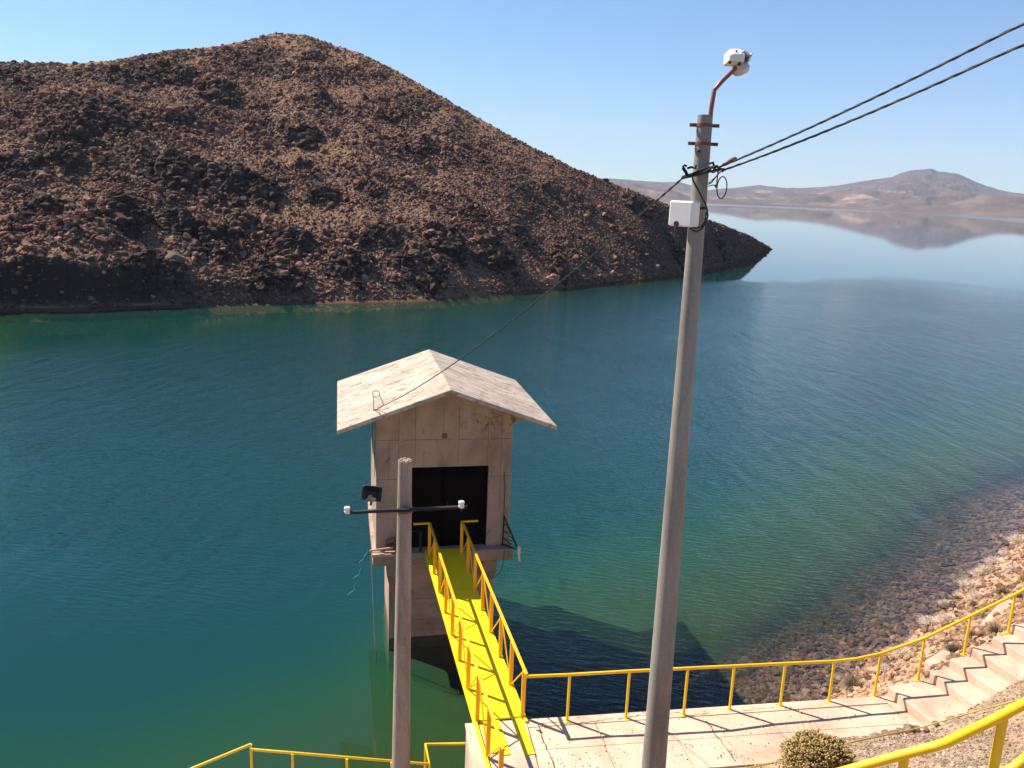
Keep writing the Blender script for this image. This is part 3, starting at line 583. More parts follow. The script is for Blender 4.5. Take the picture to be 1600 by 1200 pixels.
cr_add((1000, 1119), (1062, 1114), 8, .01, .016, .006); cr_add((1064, 1121), (1108, 1115), 9, .02, .02, .008); cr_add((1103, 1127), (1149, 1190), 12, .02, .022); cr_add((1160, 1111), (1210, 1106), 8, .015, .012, .008)
cr_add((838, 1141), (848, 1145), 4, .03, .04)
tag(cr.build('path_cracks', 'dirt', None), kind='structure')
# stairs: one thing, each step a part
st = thing('concrete_stairs', 'pale concrete stairs climbing to the right from the end of the walkway', 'stairs', (SX0, SY0 - 0.7, SLZ))
s0 = -0.15; zc = SLZ
def sp(s_, inn): p = Vector((SX0, SY0, 0)) + SE * s_ + SN * inn; return (p.x, p.y)
for k in range(13):
    sa = 0.0 if k == 0 else 0.95 + TREAD * (k - 1); sb_ = 0.95 + TREAD * k; zt = SLZ + RISE * (k + 1) + random.uniform(-.008, .008)
    mb = MB(); o_ = random.uniform(-.03, .03); mb.prism([sp(sa, -0.02 + o_), sp(sa, 1.62), sp(sb_ + 0.05, 1.62), sp(sb_ + 0.05, -0.02 + o_)][::-1], zt - 0.95, zt)
    mb.build('step', 'step', st, bevel=0.014)
mb = MB(); mb.prism([wp(7.46, 0.0), wp(7.485, 1.62), sp(-0.004, 1.66), sp(-0.004, -0.01)][::-1], SLZ - 1.2, SLZ + 0.003); mb.build('landing', 'step', st)

# ------------------------------------------------------------------ railing along the walkway and up the stairs
RR = 0.029
posts = []
for (bx, by), (tx, ty) in (((886, 1126), (886, 1054)), ((978, 1122), (978, 1048.5)), ((1068, 1117), (1072, 1044)), ((1140, 1109), (1142, 1040.5)), ((1219, 1103), (1221, 1036.5)), ((1295, 1096), (1298, 1033)), ((1366, 1088), (1370, 1021))):
    p = at_z(bx, by, SLZ); yy = float(y_out(np.array([p.x]))[0]) - 0.07; dlt = p.y - yy
    q = at_d(bx, by, yy) if abs(dlt) > 0.25 else p; q.z = SLZ; t = at_d(tx, ty, q.y); posts.append((Vector((q.x, q.y, SLZ)), Vector((q.x, q.y, t.z))))
for i, ((bx, by), (tx, ty)) in enumerate((((1434, 1063), (1441, 997)), ((1506, 1023), (1512, 966)), ((1575, 989), (1582, 930)))):
    zt = SLZ + RISE * (1 + 2 * i); q = at_z(bx, by, zt); t = at_d(tx, ty, q.y); posts.append((q, Vector((q.x, q.y, max(t.z, zt + .86)))))
lb, lt = posts[-1]; d3 = Vector((1.0 * .957, .29, 0.42)) * 0.99
for i in range(3): posts.append((lb + d3 * (i + 1), lt + d3 * (i + 1)))
corner = at_z(823, 1057, 3.6); c2 = at_d(1335, 1030, posts[5][0].y + .08)
rl = thing('railing', 'yellow pipe railing along the outer edge of the walkway and up the stairs', 'railing', tuple(posts[3][0]))
mb = MB(); mb.tube([corner] + [p[1] for p in posts[:6]] + [c2] + [p[1] for p in posts[6:]], RR, 12); mb.build('top_rail', 'yellow', rl)
for bpt, tpt in posts:
    mb = MB(); mb.tube([bpt - Vector((0, 0, .05)), tpt], 0.026, 10)
    for k_ in range(1): mb.tube([bpt, bpt + Vector((0, 0, .012))], 0.055, 10)
    mb.build('post', 'yellow', rl)
# weld blob of mortar at the post feet
for i in (0, 1, 2, 4):
    one_rock('mortar_patch', tuple(posts[i][0] + Vector((0.03, -0.02, 0.0))), 0.075, M['slab'], ['crumbling mortar patch round the first post foot from the bridge', 'broken mortar patch round the second post foot from the bridge', 'yellow stained mortar patch round the post foot right of the tall pole', '', 'mortar patch round the fifth post foot from the bridge'][i], 'mortar', None, i, 2, 0.25)

# ------------------------------------------------------------------ footbridge
DT = SLZ + 0.05
Lr0 = at_z(671, 816, DT + .93); Rr0 = at_z(722, 815, DT + .93); Rr1 = corner
BD = (Rr1 - Rr0); BD.z = 0; BD.normalize()                         # towards the camera
BW = Vector((-BD.y, BD.x, 0));                                      # to the right (east) when looking from the camera
if BW.x < 0: BW = -BW
wB = (Rr0 - Lr0).dot(BW); LB = (Rr1 - Rr0).length
O = Vector((Rr0.x, Rr0.y, 0))                                       # plan origin: right rail, tower end
def bp_(s_, a, z): return Vector((O.x, O.y, z)) + BD * s_ + BW * a     # s metres from tower, a<=0 left of right rail
br = thing('footbridge', 'bright yellow steel footbridge with trussed railings running from the walkway to the tower door', 'footbridge', tuple(bp_(LB / 2, -wB / 2, SLZ)))
mb = MB(); sheets = [(-0.45, 1.9), (1.9, 3.75), (3.75, 5.55), (5.55, LB - 0.16)]
for i, (sa, sb_) in enumerate(sheets):
    P = [bp_(sa + .004, 0.02, 0), bp_(sb_ - .004, 0.02, 0), bp_(sb_ - .004, -wB - .02, 0), bp_(sa + .004, -wB - .02, 0)]
    mb.prism([(p.x, p.y) for p in P], DT - 0.03 - .001 * i, DT - 0.001 * i)
mb.build('deck', 'yellow2', br)
mb = MB()
for a in (0.035, -wB - 0.035):
    mb.bar(bp_(-0.45, a, DT - 0.063), bp_(LB + (1.25 if a < 0 else 0.0), a, DT - 0.063), 0.05, 0.13)
for k in range(8): mb.bar(bp_(k * 0.85, 0, DT - 0.09), bp_(k * 0.85, -wB, DT - 0.09), 0.05, 0.08)
mb.build('side_beam', 'yellow2', br)
mb = MB()                                                          # three flat bars running on over the slab
for a0, a1, ln in ((-0.20, -0.02, .86), (-0.62, -0.44, .80), (-wB + 0.05, -wB + .22, .72)):
    P = [bp_(LB - 0.16, a0, 0), bp_(LB - .16, a1, 0), bp_(LB + ln, a1, 0), bp_(LB + ln, a0, 0)]; mb.prism([(p.x, p.y) for p in P], DT - 0.042, DT - 0.028)
mb.build('tread_bar', 'yellow2', br)
def truss(a, smax, ends):
    top = MB(); top.bar(bp_(-0.02, a, DT + .93), bp_(smax, a, DT + .93), 0.055, 0.045); 
    e0, e1 = ends
    top.bar(bp_(0, a, DT + .93), bp_(0, a + e0, DT + .93), 0.05, 0.045)
    r_ = top.build('guard_rail', 'yellow_shade', br, bevel=0.006)
    sp_ = 0.985; k = 0; s_ = 0.0
    while s_ < smax + 0.05:
        mb = MB(); mb.bar(bp_(s_, a, DT - 0.06), bp_(s_, a, DT + 0.905), 0.035, 0.075, up=tuple(BW)); mb.build('post', 'yellow_shade', r_)
        if k % 2 == 1:
            for sg in (-1, 1):
                if s_ + sg * sp_ <= smax + .1:
                    mb = MB(); mb.bar(bp_(s_ + sg * .02, a, DT + 0.90), bp_(s_ + sg * (sp_ - .03), a, DT + .02), 0.016, 0.024, up=tuple(BW)); mb.build('diagonal_brace', 'yellow_shade', r_)
        k += 1; s_ += sp_
    return r_
truss(0.0, LB, (0.42, 0))
Le_ = at_z(787, 1172, DT + .93); truss(-wB, (Le_ - O).dot(BD), (-0.42, 0))

# ------------------------------------------------------------------ lower railing at the bottom left
LZ = 1.75
pts_l = [at_z(727, 1162, LZ), at_z(665, 1163, LZ), at_z(671, 1194, LZ), at_z(392, 1171, LZ)]
low = thing('lower_railing', 'yellow pipe railing round the lower platform left of the abutment', 'railing', (-3, 13.3, LZ - .95))
mb = MB(); mb.tube(pts_l, 0.026, 10); mb.build('top_rail', 'yellow', low)
q0 = at_d(392, 1163, pts_l[3].y); q1 = q0 + (at_z(300, 1201, LZ) - q0) * 3.0
mb = MB(); mb.tube([q0, q0 + (at_z(300, 1201, LZ - .05) - q0) * 2.6], 0.028, 10); mb.build('sloping_rail', 'yellow', low)
for p in (at_z(665, 1163, LZ), at_z(671, 1194, LZ), at_z(392, 1163, LZ), at_z(457, 1178, LZ), at_z(542, 1186, LZ), at_z(612, 1191, LZ)):
    mb = MB(); mb.tube([p + Vector((0, 0, -.95)), p], 0.024, 10); mb.build('post', 'yellow', low)
mb = MB(); mb.prism([(-5.6, 11.2), (-0.6, 11.2), (-0.6, 13.35), (-4.8, 13.6), (-5.6, 12.6)], LZ - 1.25, LZ - .95); tag(mb.build('platform', 'abut', None, bevel=.02), kind='structure')

# ================================================================== INTAKE TOWER
M['joint'] = paint('dark_form_joint', (0.17, 0.12, 0.09), 0.6, 0.95, (0.08, 0.05, 0.035), 0.1)
TR = rad(12.0); TW = Vector((math.cos(TR), math.sin(TR), 0)); TO = Vector((-1.66, 20.62, SLZ))
tw = thing('intake_tower', 'square concrete gatehouse tower with gabled slab roof standing in the lake', 'tower', tuple(TO), TR)
ORG[tw.name] = (Vector((0, 0, 0)), 0.0)                              # parts of the tower are given in its own frame
HWD = 1.77; TD = 3.5; EZ = 6.22 - SLZ; RZ_ = 7.2 - SLZ; RX = 2.74; th = 0.11
slope = (RZ_ - EZ) / RX
def roof_under(x): return RZ_ - th - 0.02 - abs(x) * slope
# walls
dw0, dw1, dh = -1.10, 1.16, 2.28
t_ = 0.2
mb = MB()
mb.box2((-HWD, 0, 0), (dw0, t_, dh)); mb.box2((dw1, 0, 0), (HWD, t_, dh))
pts = [(-HWD, dh), (HWD, dh), (HWD, roof_under(HWD)), (0, roof_under(0)), (-HWD, roof_under(HWD))]
mb.add([(x, y, z) for y in (0, t_) for x, z in pts], [(0, 1, 2, 3, 4), (9, 8, 7, 6, 5)] + [(i, (i + 1) % 5, (i + 1) % 5 + 5, i + 5) for i in range(5)])
pts = [(-HWD, 0), (HWD, 0), (HWD, roof_under(HWD)), (0, roof_under(0)), (-HWD, roof_under(HWD))]
mb.add([(x, y, z) for y in (TD - t_, TD) for x, z in pts], [(0, 1, 2, 3, 4), (9, 8, 7, 6, 5)] + [(i, (i + 1) % 5, (i + 1) % 5 + 5, i + 5) for i in range(5)])
for sgn in (-1, 1):
    x0, x1 = sgn * HWD, sgn * (HWD - t_)
    if sgn < 0:
        mb.box2((x0, t_, 0), (x1, TD - t_, roof_under(HWD)))
    else: mb.box2((x0, t_, 0), (x1, TD - t_, roof_under(HWD)))
wl = mb.build('wall', 'wall', tw)
# formwork joints: shallow strips standing 3 mm proud, broken
mb = MB()
for z0 in (1.98, 3.02):
    for xa, xb in ((-1.76, -1.2), (-1.1, 0.2), (0.35, 1.1), (1.2, 1.76)):
        if z0 < dh and xa > -1.15 and xb < 1.15: continue
        mb.box(((xa + xb) / 2, -0.0005, z0 + random.uniform(-.01, .01)), (xb - xa, 0.007, 0.012))
for xx, za, zb_ in ((-1.2, 2.3, 3.9), (-0.78, 2.35, 3.95), (-0.05, 3.05, 3.9), (0.35, 2.35, 3.9), (1.12, 2.3, 3.6), (1.48, 1.0, 3.5), (-1.45, 2.0, 3.0)): mb.box((xx, -0.0005, (za + zb_) / 2), (0.010, 0.007, zb_ - za))
mb.build('formwork_joint', 'joint', wl)
mb = MB(); mb.box((-0.02, 0.002, 3.12), (0.13, 0.03, 0.13)); mb.build('vent_hole', 'rust', wl, bevel=.005)
mb = MB(); mb.box2((-HWD - 0.006, 0.80, 1.75), (-HWD + 0.03, 1.0, 2.75)); mb.build('window', 'door', tw)
mb = MB(); mb.box2((-HWD - 0.006, 2.3, 1.9), (-HWD + 0.03, 2.5, 3.1)); mb.build('window', 'door', tw)
# roof
for sgn in (-1, 1):
    y0, y1 = -0.86, 4.38; A0 = (0, RZ_); A1 = (sgn * RX, EZ); mb = MB()
    P = [(sgn * 0.001, RZ_), (sgn * RX, EZ + 0.0), (sgn * RX, EZ - th), (sgn * 0.001, RZ_ - th)]
    NX = 14; vs = []; fs = []
    for jy in (y0, y1): vs += [(x, jy, z) for x, z in P]
    mb.add(vs, [(0, 1, 2, 3), (7, 6, 5, 4), (0, 4, 5, 1), (1, 5, 6, 2), (2, 6, 7, 3), (3, 7, 4, 0)])
    mb.build('roof_slab', 'roof', tw, bevel=.012)
mb = MB(); mb.tube([(0, -.85, RZ_ - .022), (0, 4.37, RZ_ - .022)], .024, 8); mb.build('ridge_cap', 'roof', tw)
for y0 in (0.02, TD - .3): mb = MB(); mb.box2((HWD + .002, y0, roof_under(HWD + .3) - .24), (HWD + .22, y0 + .2, roof_under(HWD + .3) - .02)); mb.build('roof_beam', 'wall', tw)
# floor slab and pier
mb = MB(); mb.box2((-1.86, -0.26, -0.32), (1.86, TD + .1, 0.0)); mb.build('floor_slab', 'wall', tw, bevel=.015)
pr = MB()
pr.box2((-1.36, 0.22, -6.5), (1.36, TD - .1, -0.32))
pier = pr.build('pier', 'pier', tw)
mb = MB(); mb.box2((-1.37, 0.19, -4.6), (1.38, 0.30, -1.55)); mb.box2((-1.375, 0.16, -5.6), (1.39, 0.27, -2.15)); mb.box2((-1.30, 0.21, -1.45), (1.30, 0.24, -0.7)); mb.build('pier_band', 'pier', pier)
mb = MB()
for x0, x1 in ((-1.48, -1.10), (1.10, 1.48)):
    v8 = [(x0, 0.02, -0.32), (x1, 0.02, -0.32), (x1, .5, -0.32), (x0, .5, -0.32), (x0, 0.02, -0.75), (x1, 0.02, -0.75), (x1, .5, -.75), (x0, .5, -.75)]
    mb.add(v8, [(0, 1, 2, 3), (7, 6, 5, 4), (0, 4, 5, 1), (1, 5, 6, 2), (2, 6, 7, 3), (3, 7, 4, 0)])
    c0, c1 = x0 + .06, x1 - .06
    mb.add([(x0, 0.02, -0.752), (x1, 0.02, -0.752), (x1, .5, -.752), (x0, .5, -.752), (c0, 0.15, -1.05), (c1, 0.15, -1.05), (c1, .45, -1.05), (c0, .45, -1.05)], [(0, 1, 2, 3), (7, 6, 5, 4), (0, 4, 5, 1), (1, 5, 6, 2), (2, 6, 7, 3), (3, 7, 4, 0)])
    mb.box2((c0, .15, -5.6), (c1, .21, -1.052))
mb.build('column', 'wall', tw)
# door: black steel shutter, open ribs at the top, dark interior
mb = MB(); mb.box2((dw0, 0.13, 0.0), (dw1, 0.16, dh)); dr = mb.build('door', 'door', tw)
mb = MB()
for k in range(22): x = dw0 + .06 + k * (dw1 - dw0 - .12) / 21; mb.box((x, 0.105, dh - .16), (0.03, 0.03, 0.26))
mb.box((0.03, 0.112, 1.0), (0.035, 0.03, 2.0)); mb.box((dw0 + .02, .11, dh / 2), (.04, .036, dh - .01)); mb.box((dw1 - .02, .11, dh / 2), (.04, .036, dh - .01)); mb.build('door_frame', 'door', dr)
mb = MB(); mb.bar((0.1, 0.07, 1.1), (0.1, 0.07, 1.28), 0.02, 0.03); mb.build('door_handle', 'steel', dr)
# things on and around the tower: given in world space from the tower frame
def tl(x, y, z): return TO + Matrix.Rotation(TR, 3, 'Z') @ Vector((x, y, z))
k_ = thing('side_bracket', 'black steel bracket rail leaning out from the right front corner of the tower', 'bracket', tuple(tl(1.7, 0.0, 0)))
mb = MB(); mb.tube([tl(1.62, -.06, 0.85), tl(1.98, -.35, 0.0)], 0.022); mb.tube([tl(1.62, .30, 0.85), tl(1.98, .0, 0.0)], 0.02); mb.tube([tl(1.62, -.06, .85), tl(1.62, .30, .85)], .018); mb.tube([tl(1.62, -.05, .05), tl(1.98, -.35, 0.0)], .018); mb.tube([tl(1.60, -.04, 0), tl(1.62, -.05, .85)], .018)
for q in (.25, .5, .75): mb.tube([tl(1.62, -.05, .85 * q), tl(1.98 - .36 * q, -.35 + .29 * q, .85 * q)], .010); mb.tube([tl(1.62, -.05, .85 * q), tl(1.98 - .36 * (q - .2), -.35 + .29 * (q - .2), .85 * (q - .2))], .010)
mb.build('frame', 'steel', k_); mb = MB(); mb.tube([tl(1.61, -.05, .85), tl(1.61, -.03, 1.78)], .009); mb.tube([tl(1.61, -.03, 1.78), tl(1.58, -.02, 1.98), tl(1.60, -.02, 2.1)], .008); mb.build('conduit', 'steel', k_)
mb = MB(); mb.tube([tl(1.98, -.40, 0.10), tl(1.98, -.40, -.08)], .05, 10); mb.tube([tl(1.98, -.40, -.08), tl(2.0, -.41, -.30)], .036, 8); solo('hanging_lamp', mb, 'porcelain', 'small white cylindrical fitting hanging from the black bracket right of the tower', 'lamp')
mb = MB(); mb.tube([tl(1.61, -.28, .05), tl(1.60, -.3, -.35), tl(1.52, -.3, -.65), tl(1.36, -.25, -.82), tl(1.2, -.1, -.84)], .009, 6); solo('loose_cable', mb, 'black', 'dark cable drooping under the floor slab at the tower right corner', 'cable')
mb = MB()
for (a, c, r_) in ((tl(-1.95, -.30, .16), tl(-1.35, -.28, .20), .026), (tl(-1.92, -.2, .08), tl(-1.3, -.42, .15), .022)): mb.tube([a, c], r_, 8)
solo('rusty_pipe', mb, 'wood', 'pair of pinkish rods resting on the left corner of the tower slab', 'pipe')
mb = MB(); mb.bar(tl(-1.9, -.33, .03), tl(-1.2, -.36, .03), .09, .04); mb.bar(tl(-1.28, -.34, -.03), tl(-.95, -.5, -.14), .16, .05); solo('wooden_plank', mb, 'wood', 'weathered planks lying at the left edge of the tower floor slab', 'plank')
mb = MB(); mb.tube([tl(-1.52, -.12, .0), tl(-1.5, -.14, .35), tl(-1.3, -.15, .42), tl(-1.25, -.12, .0)], .03, 8); mb.tube([tl(-1.38, -.2, .12), tl(-1.38, -.05, .12)], .12, 12); solo('winch', mb, 'rust', 'small dark rusty winch on the ledge left of the tower door', 'winch')
mb = MB(); mb.bar(tl(-1.12, -.1, 0), tl(-1.12, -.1, .75), .05, .05, (0, 1, 0)); mb.tube([tl(-.62, -.12, .55), tl(-1.15, -.12, .60)], .015); mb.bar(tl(-.62, -.14, -.35), tl(-.62, -.14, .55), .07, .05, (0, 1, 0)); solo('gate_lever', mb, 'steel', 'black steel lever and post in front of the door beside the short pole', 'lever')
mb = MB(); P0 = tl(-1.93, -.32, .08); pts = []
for i in range(60):
    t = i / 59; pts.append(P0 + Vector((-0.10 - .40 * t + .045 * math.sin(t * 17) + .022 * math.sin(t * 37), -.12 * t, .12 - 1.25 * t)) )
mb.tube(pts, .008, 6); solo('hanging_rope', mb, 'rope', 'wavy turquoise rope dangling from the left edge of the tower slab', 'rope')
mb = MB(); mb.tube([tl(-1.90, -.3, .15), tl(-1.89, -.30, -.3), tl(-1.82, -.30, -2.2), tl(-1.76, -.28, -3.1)], .012, 6); solo('thin_hose', mb, 'hose', 'thin grey hose hanging straight from the tower slab into the water', 'hose')
# stub and wire ring on the roof
rp = tl(-1.78, -.30, RZ_ - 1.78 * slope + .003)
k_ = thing('roof_wire_loop', 'bent wire loop standing on the left slope of the tower roof', 'wire loop', tuple(rp))
mb = MB(); a1 = rp + Vector((-.07, 0, .36)); ringc = a1 + Vector((.06, 0, .05))
mb.tube([rp + Vector((-.07, 0, -.02)), a1], .009, 6); mb.tube([ringc + Vector((.085 * math.cos(t), 0, .085 * math.sin(t))) for t in np.linspace(0, 6.5, 24)], .009, 6)
mb.tube([ringc + Vector((.08, 0, -.02)), rp + Vector((.16, 0, .2)), rp + Vector((.17, 0, .14)), rp + Vector((.05, 0, .0))], .008, 6); mb.build('wire', 'rust', k_)
mb = MB(); mb.tube([rp + Vector((-.08, 0, .0)), rp + Vector((.3, .03, -.01 + .12 * slope))], .018, 6); mb.tube([rp + Vector((.0, -.05, .0)), rp + Vector((.12, -.42, .06)), rp + Vector((.20, -.58, .06))], .008, 6); mb.build('base_bar', 'rust', k_)

# ================================================================== POLES
def oct_pole(mb, pts, rs, seg=10): mb.tube(pts, rs, seg, smooth=False)
PB_ = at_d(1022, 1190, 8.0); PT = at_d(1102, 180, 8.0); pd = (PT - PB_).normalized(); foot = PB_ - pd * 1.5
lp = thing('tall_street_pole', 'tall tapering grey concrete pole carrying a white street lamp', 'street lamp', tuple(foot))
def tp(z): return PB_ + pd * ((z - PB_.z) / pd.z)
def trad(z): return 0.133 + (0.070 - 0.133) * (z - 5.94) / (12.74 - 5.94)
mb = MB(); zz = np.linspace(foot.z, PT.z, 20); mb.tube([tp(z) for z in zz], [trad(z) for z in zz], 16, True, True); mb.build('pole', 'pole', lp)
for yy in (196, 225):
    z = at_d(1101, yy, 8).z; c = tp(z); mb = MB(); mb.tube([c + Vector((0, 0, -.014)), c + Vector((0, 0, .014))], trad(z) + .006, 16, smooth=False)
    for sg in (-1, 1): mb.box(c + Vector((sg * (trad(z) + .03), 0, 0)), (.07, .022, .03)); mb.tube([c + Vector((sg * (trad(z) + .045), -.03, 0)), c + Vector((sg * (trad(z) + .045), .03, 0))], .008, 6)
    mb.build('clamp_band', 'rust', lp)
mb = MB(); c = at_d(1092, 236, 7.93); mb.tube([Vector((c.x, 7.92, c.z)), Vector((c.x, 7.955, c.z))], .012, 8); mb.build('bolt_hole', 'black', lp)
P = [at_d(1109, 196, 8.0), at_d(1111, 172, 8.0), at_d(1116, 141, 8.0), at_d(1128, 127, 8.02), at_d(1150, 106, 8.08)]
mb = MB(); mb.tube(P, .021, 10); mb.build('lamp_arm', 'arm', lp)
# luminaire: seen from behind, running away from the camera
hc = at_d(1149, 91, 8.10); s1 = 44 / 169.0
hd = MB(); Lh = 0.30
def ringprof(y, w0, w1, zb, zt, cx): return [(hc.x + cx - w0, y, hc.z + zb), (hc.x + cx + w0, y, hc.z + zb), (hc.x + cx + w1, y, hc.z + zt * .62), (hc.x + cx + w1 * .55, y, hc.z + zt), (hc.x + cx - w1 * .45, y, hc.z + zt), (hc.x + cx - w1, y, hc.z + zt * .55)]
secs = [ringprof(8.04, .068, .070, -.030, .030, 0.0), ringprof(8.10, .072, .078, -.032, .065, .008), ringprof(8.22, .075, .082, -.032, .10, .022), ringprof(8.36, .078, .084, -.03, .115, .035), ringprof(8.46, .06, .066, -.02, .10, .045)]
vs = [p for s_ in secs for p in s_]; fs = [tuple(range(5, -1, -1)), tuple(range(24, 30))]
for i in range(4):
    for k in range(6): a = i * 6 + k; c_ = i * 6 + (k + 1) % 6; fs.append((a, c_, c_ + 6, a + 6))
hd.add(vs, fs); hou = hd.build('lamp_housing', 'white', lp, bevel=.006)
mb = MB(); mb.tube([Vector((hc.x + .105, 8.16, hc.z - .06)), Vector((hc.x + .105, 8.19, hc.z - .066)), Vector((hc.x + .11, 8.40, hc.z - .05)), Vector((hc.x + .11, 8.5, hc.z - .0))], [.02, .058, .066, .03], 12); mb.build('lamp_lens', 'glass', hou)
mb = MB(); mb.box((hc.x + .118, 8.26, hc.z + .055), (.085, .24, .012), Matrix.Rotation(rad(32), 3, 'Y')); mb.box((hc.x + .148, 8.26, hc.z + .02), (.012, .24, .075), Matrix.Rotation(rad(18), 3, 'Y')); mb.build('lamp_lid', 'white', hou)
for mb in (MB().tube([Vector((hc.x - .002, 8.085, hc.z + .050)), Vector((hc.x - .002, 8.070, hc.z + .060))], .009, 8), MB().box((hc.x - .05, 8.09, hc.z - .040), (.018, .03, .02)), MB().box((hc.x + .045, 8.12, hc.z - .042), (.02, .05, .025))): mb.build('screw', 'black', hou)
# meter box
bx0 = at_d(1047, 313, 7.88); bx1 = at_d(1090, 355, 7.88)
k_ = thing('junction_box', 'white plastic junction box strapped to the tall pole', 'junction box', ((bx0.x + bx1.x) / 2, 7.88, bx1.z))
cx = (bx0.x + bx1.x) / 2; cz = (bx0.z + bx1.z) / 2; wdx = (bx1.x - bx0.x); hz_ = bx0.z - bx1.z; Rb = Matrix.Rotation(rad(-36), 3, 'Z'); wdx *= .86
mb = MB(); mb.box((cx + .012, 7.92, cz), (wdx * 1.02, 0.16, hz_), Rb); mb.build('case', 'white', k_, bevel=.014)
mb = MB(); mb.box(Vector((cx + .012, 7.92, cz)) + Rb @ Vector((0, -.084, 0)), (wdx * .93, 0.012, hz_ * .93), Rb); mb.build('cover', 'white', k_, bevel=.008)
mb = MB(); q = Vector((cx + .012, 7.92, cz)) + Rb @ Vector((-.03, -.088, -hz_ * .40)); mb.tube([q, q + Rb @ Vector((0, -.006, 0))], .026, 14); mb.tube([q + Rb @ Vector((0, -.004, -.01)), q + Rb @ Vector((.005, -.02, -.07)), q + Rb @ Vector((.02, -.02, -.15)), q + Rb @ Vector((.028, -.01, -.20))], .010, 8); mb.build('cable_gland', 'black', k_)
z = at_d(1098, 325, 8).z; c = tp(z); mb = MB(); mb.tube([c + Vector((0, 0, -.013)), c + Vector((0, 0, .013))], trad(z) + .005, 16); mb.build('strap', 'steel', k_)

# cables
def twisted(mb, pts, r, pitch, strands=2, seg=6, off=None):
    pts = [Vector(p) for p in pts]; dense = []
    for i in range(len(pts) - 1):
        k = max(2, int((pts[i + 1] - pts[i]).length / (pitch / 5)))
        dense += [pts[i].lerp(pts[i + 1], j / k) for j in range(k)]
    dense.append(pts[-1]); off = off or r * 0.95
    for s_ in range(strands):
        out = []; dist = 0
        for i, p in enumerate(dense):
            if i: dist += (p - dense[i - 1]).length
            t = (dense[min(i + 1, len(dense) - 1)] - dense[max(i - 1, 0)]).normalized(); x = t.cross(Vector((0, 0, 1))).normalized(); y = t.cross(x); a = 2 * math.pi * (dist / pitch + s_ / strands)
            out.append(p + (x * math.cos(a) + y * math.sin(a)) * off)
        mb.tube(out, r, seg)
def sagged(a, c, sag, k=24): return [a.lerp(c, i / k) - Vector((0, 0, sag * 4 * (i / k) * (1 - i / k))) for i in range(k + 1)]
ca = at_d(1074, 272, 7.86); cb = rp + Vector((.02, -.01, .04))
best = None
for sg in np.linspace(0.05, 1.6, 60):
    pp = sagged(ca, cb, sg, 60); e_ = min(abs(project(np.array([list(q)]))[1][0] - 458) for q in pp if abs(project(np.array([list(q)]))[0][0] - 863) < 12)
    if best is None or e_ < best[0]: best = (e_, sg)
mb = MB(); twisted(mb, sagged(ca, cb, best[1], 40), .0065, .26, 2, 6, .0055); solo('service_cable', mb, 'black', 'black twisted service cable sagging from the tall pole to the tower roof', 'cable')
E1 = at_d(1600, 36, 5.5); E2 = at_d(1600, 60, 5.5)
for (st_, en, nm) in (((1122, 262), E1, 'upper'), ((1130, 266), E2, 'lower')):
    a = at_d(st_[0], st_[1], 7.9); far = en + (en - a) * 2.2; pts = sagged(a, far, .30 if nm == 'upper' else .34, 40)
    # lift the far end so the cable passes through the frame edge where it should
    t_e = 1 / 3.2; lift = .30 * 4 * t_e * (1 - t_e); pts = [p + Vector((0, 0, lift * min(1, (i / 40) / t_e) if i / 40 < t_e else lift)) for i, p in enumerate(pts)]
    mb = MB(); twisted(mb, pts, .0060, .42, 3, 6, .0052)
    solo('overhead_cable', mb, 'black', nm + ' of the two black overhead cables running right from the tall pole', 'cable', 'overhead cables at the tall pole')
cl = thing('cable_clamp', 'tangle of dark hooks and wires tying the cables to the tall pole', 'cable clamp', tuple(tp(at_d(1090, 268, 8).z) + Vector((0, -.1, 0))))
def pd_(pts, D): return [at_d(x, y, D) for x, y in pts]
mb = MB(); mb.tube(pd_([(1072, 268), (1068, 264), (1067, 260), (1070, 258), (1073, 260)], 7.86), .010, 8); mb.tube(pd_([(1067, 262), (1071, 268), (1074, 274), (1078, 275)], 7.86), .016, 8); mb.tube(pd_([(1074, 263), (1080, 261), (1087, 263), (1087, 258)], 7.86), .011, 8); mb.build('hook', 'steel', cl)
mb = MB(); mb.tube(pd_([(1066, 277), (1082, 272), (1096, 266), (1108, 262), (1122, 260)], 7.86), .013, 8); mb.tube(pd_([(1064, 279), (1078, 276), (1092, 273), (1106, 269), (1116, 266), (1124, 264)], 7.84), .010, 8); mb.tube(pd_([(1085, 272), (1100, 270), (1112, 262), (1120, 259)], 7.84), .010, 8); mb.build('splice', 'black', cl)
mb = MB(); c = at_d(1111, 262, 7.9); mb.tube([c + Vector((-.02, -.01, .035)), c + Vector((.01, -.02, .045)), c + Vector((.022, -.02, .01)), c + Vector((.03, -.02, -.02))], .012, 8)
rc = at_d(1114, 266, 7.86); mb.tube([rc + Vector((.026 * math.cos(t), 0, .020 * math.sin(t))) for t in np.linspace(0, 6.4, 16)], .007, 6); mb.build('eye_bolt', 'steel', cl)
mb = MB(); mb.tube(pd_([(1081, 272), (1083, 282), (1088, 292), (1095, 305), (1102, 318), (1105, 328), (1106, 338), (1102, 350), (1096, 358), (1089, 362), (1082, 360), (1078, 355)], 7.84), .0085, 8); mb.tube(pd_([(1104, 330), (1102, 345), (1096, 354), (1087, 357), (1080, 354)], 7.85), .007, 8); mb.build('drip_loop', 'black', cl)
mb = MB(); rc = at_d(1128, 293, 7.9); mb.tube([rc + Vector((.050 * math.cos(t), .02 * math.cos(t), .098 * math.sin(t))) for t in np.linspace(2.0, 8.35, 34)], .0055, 6)
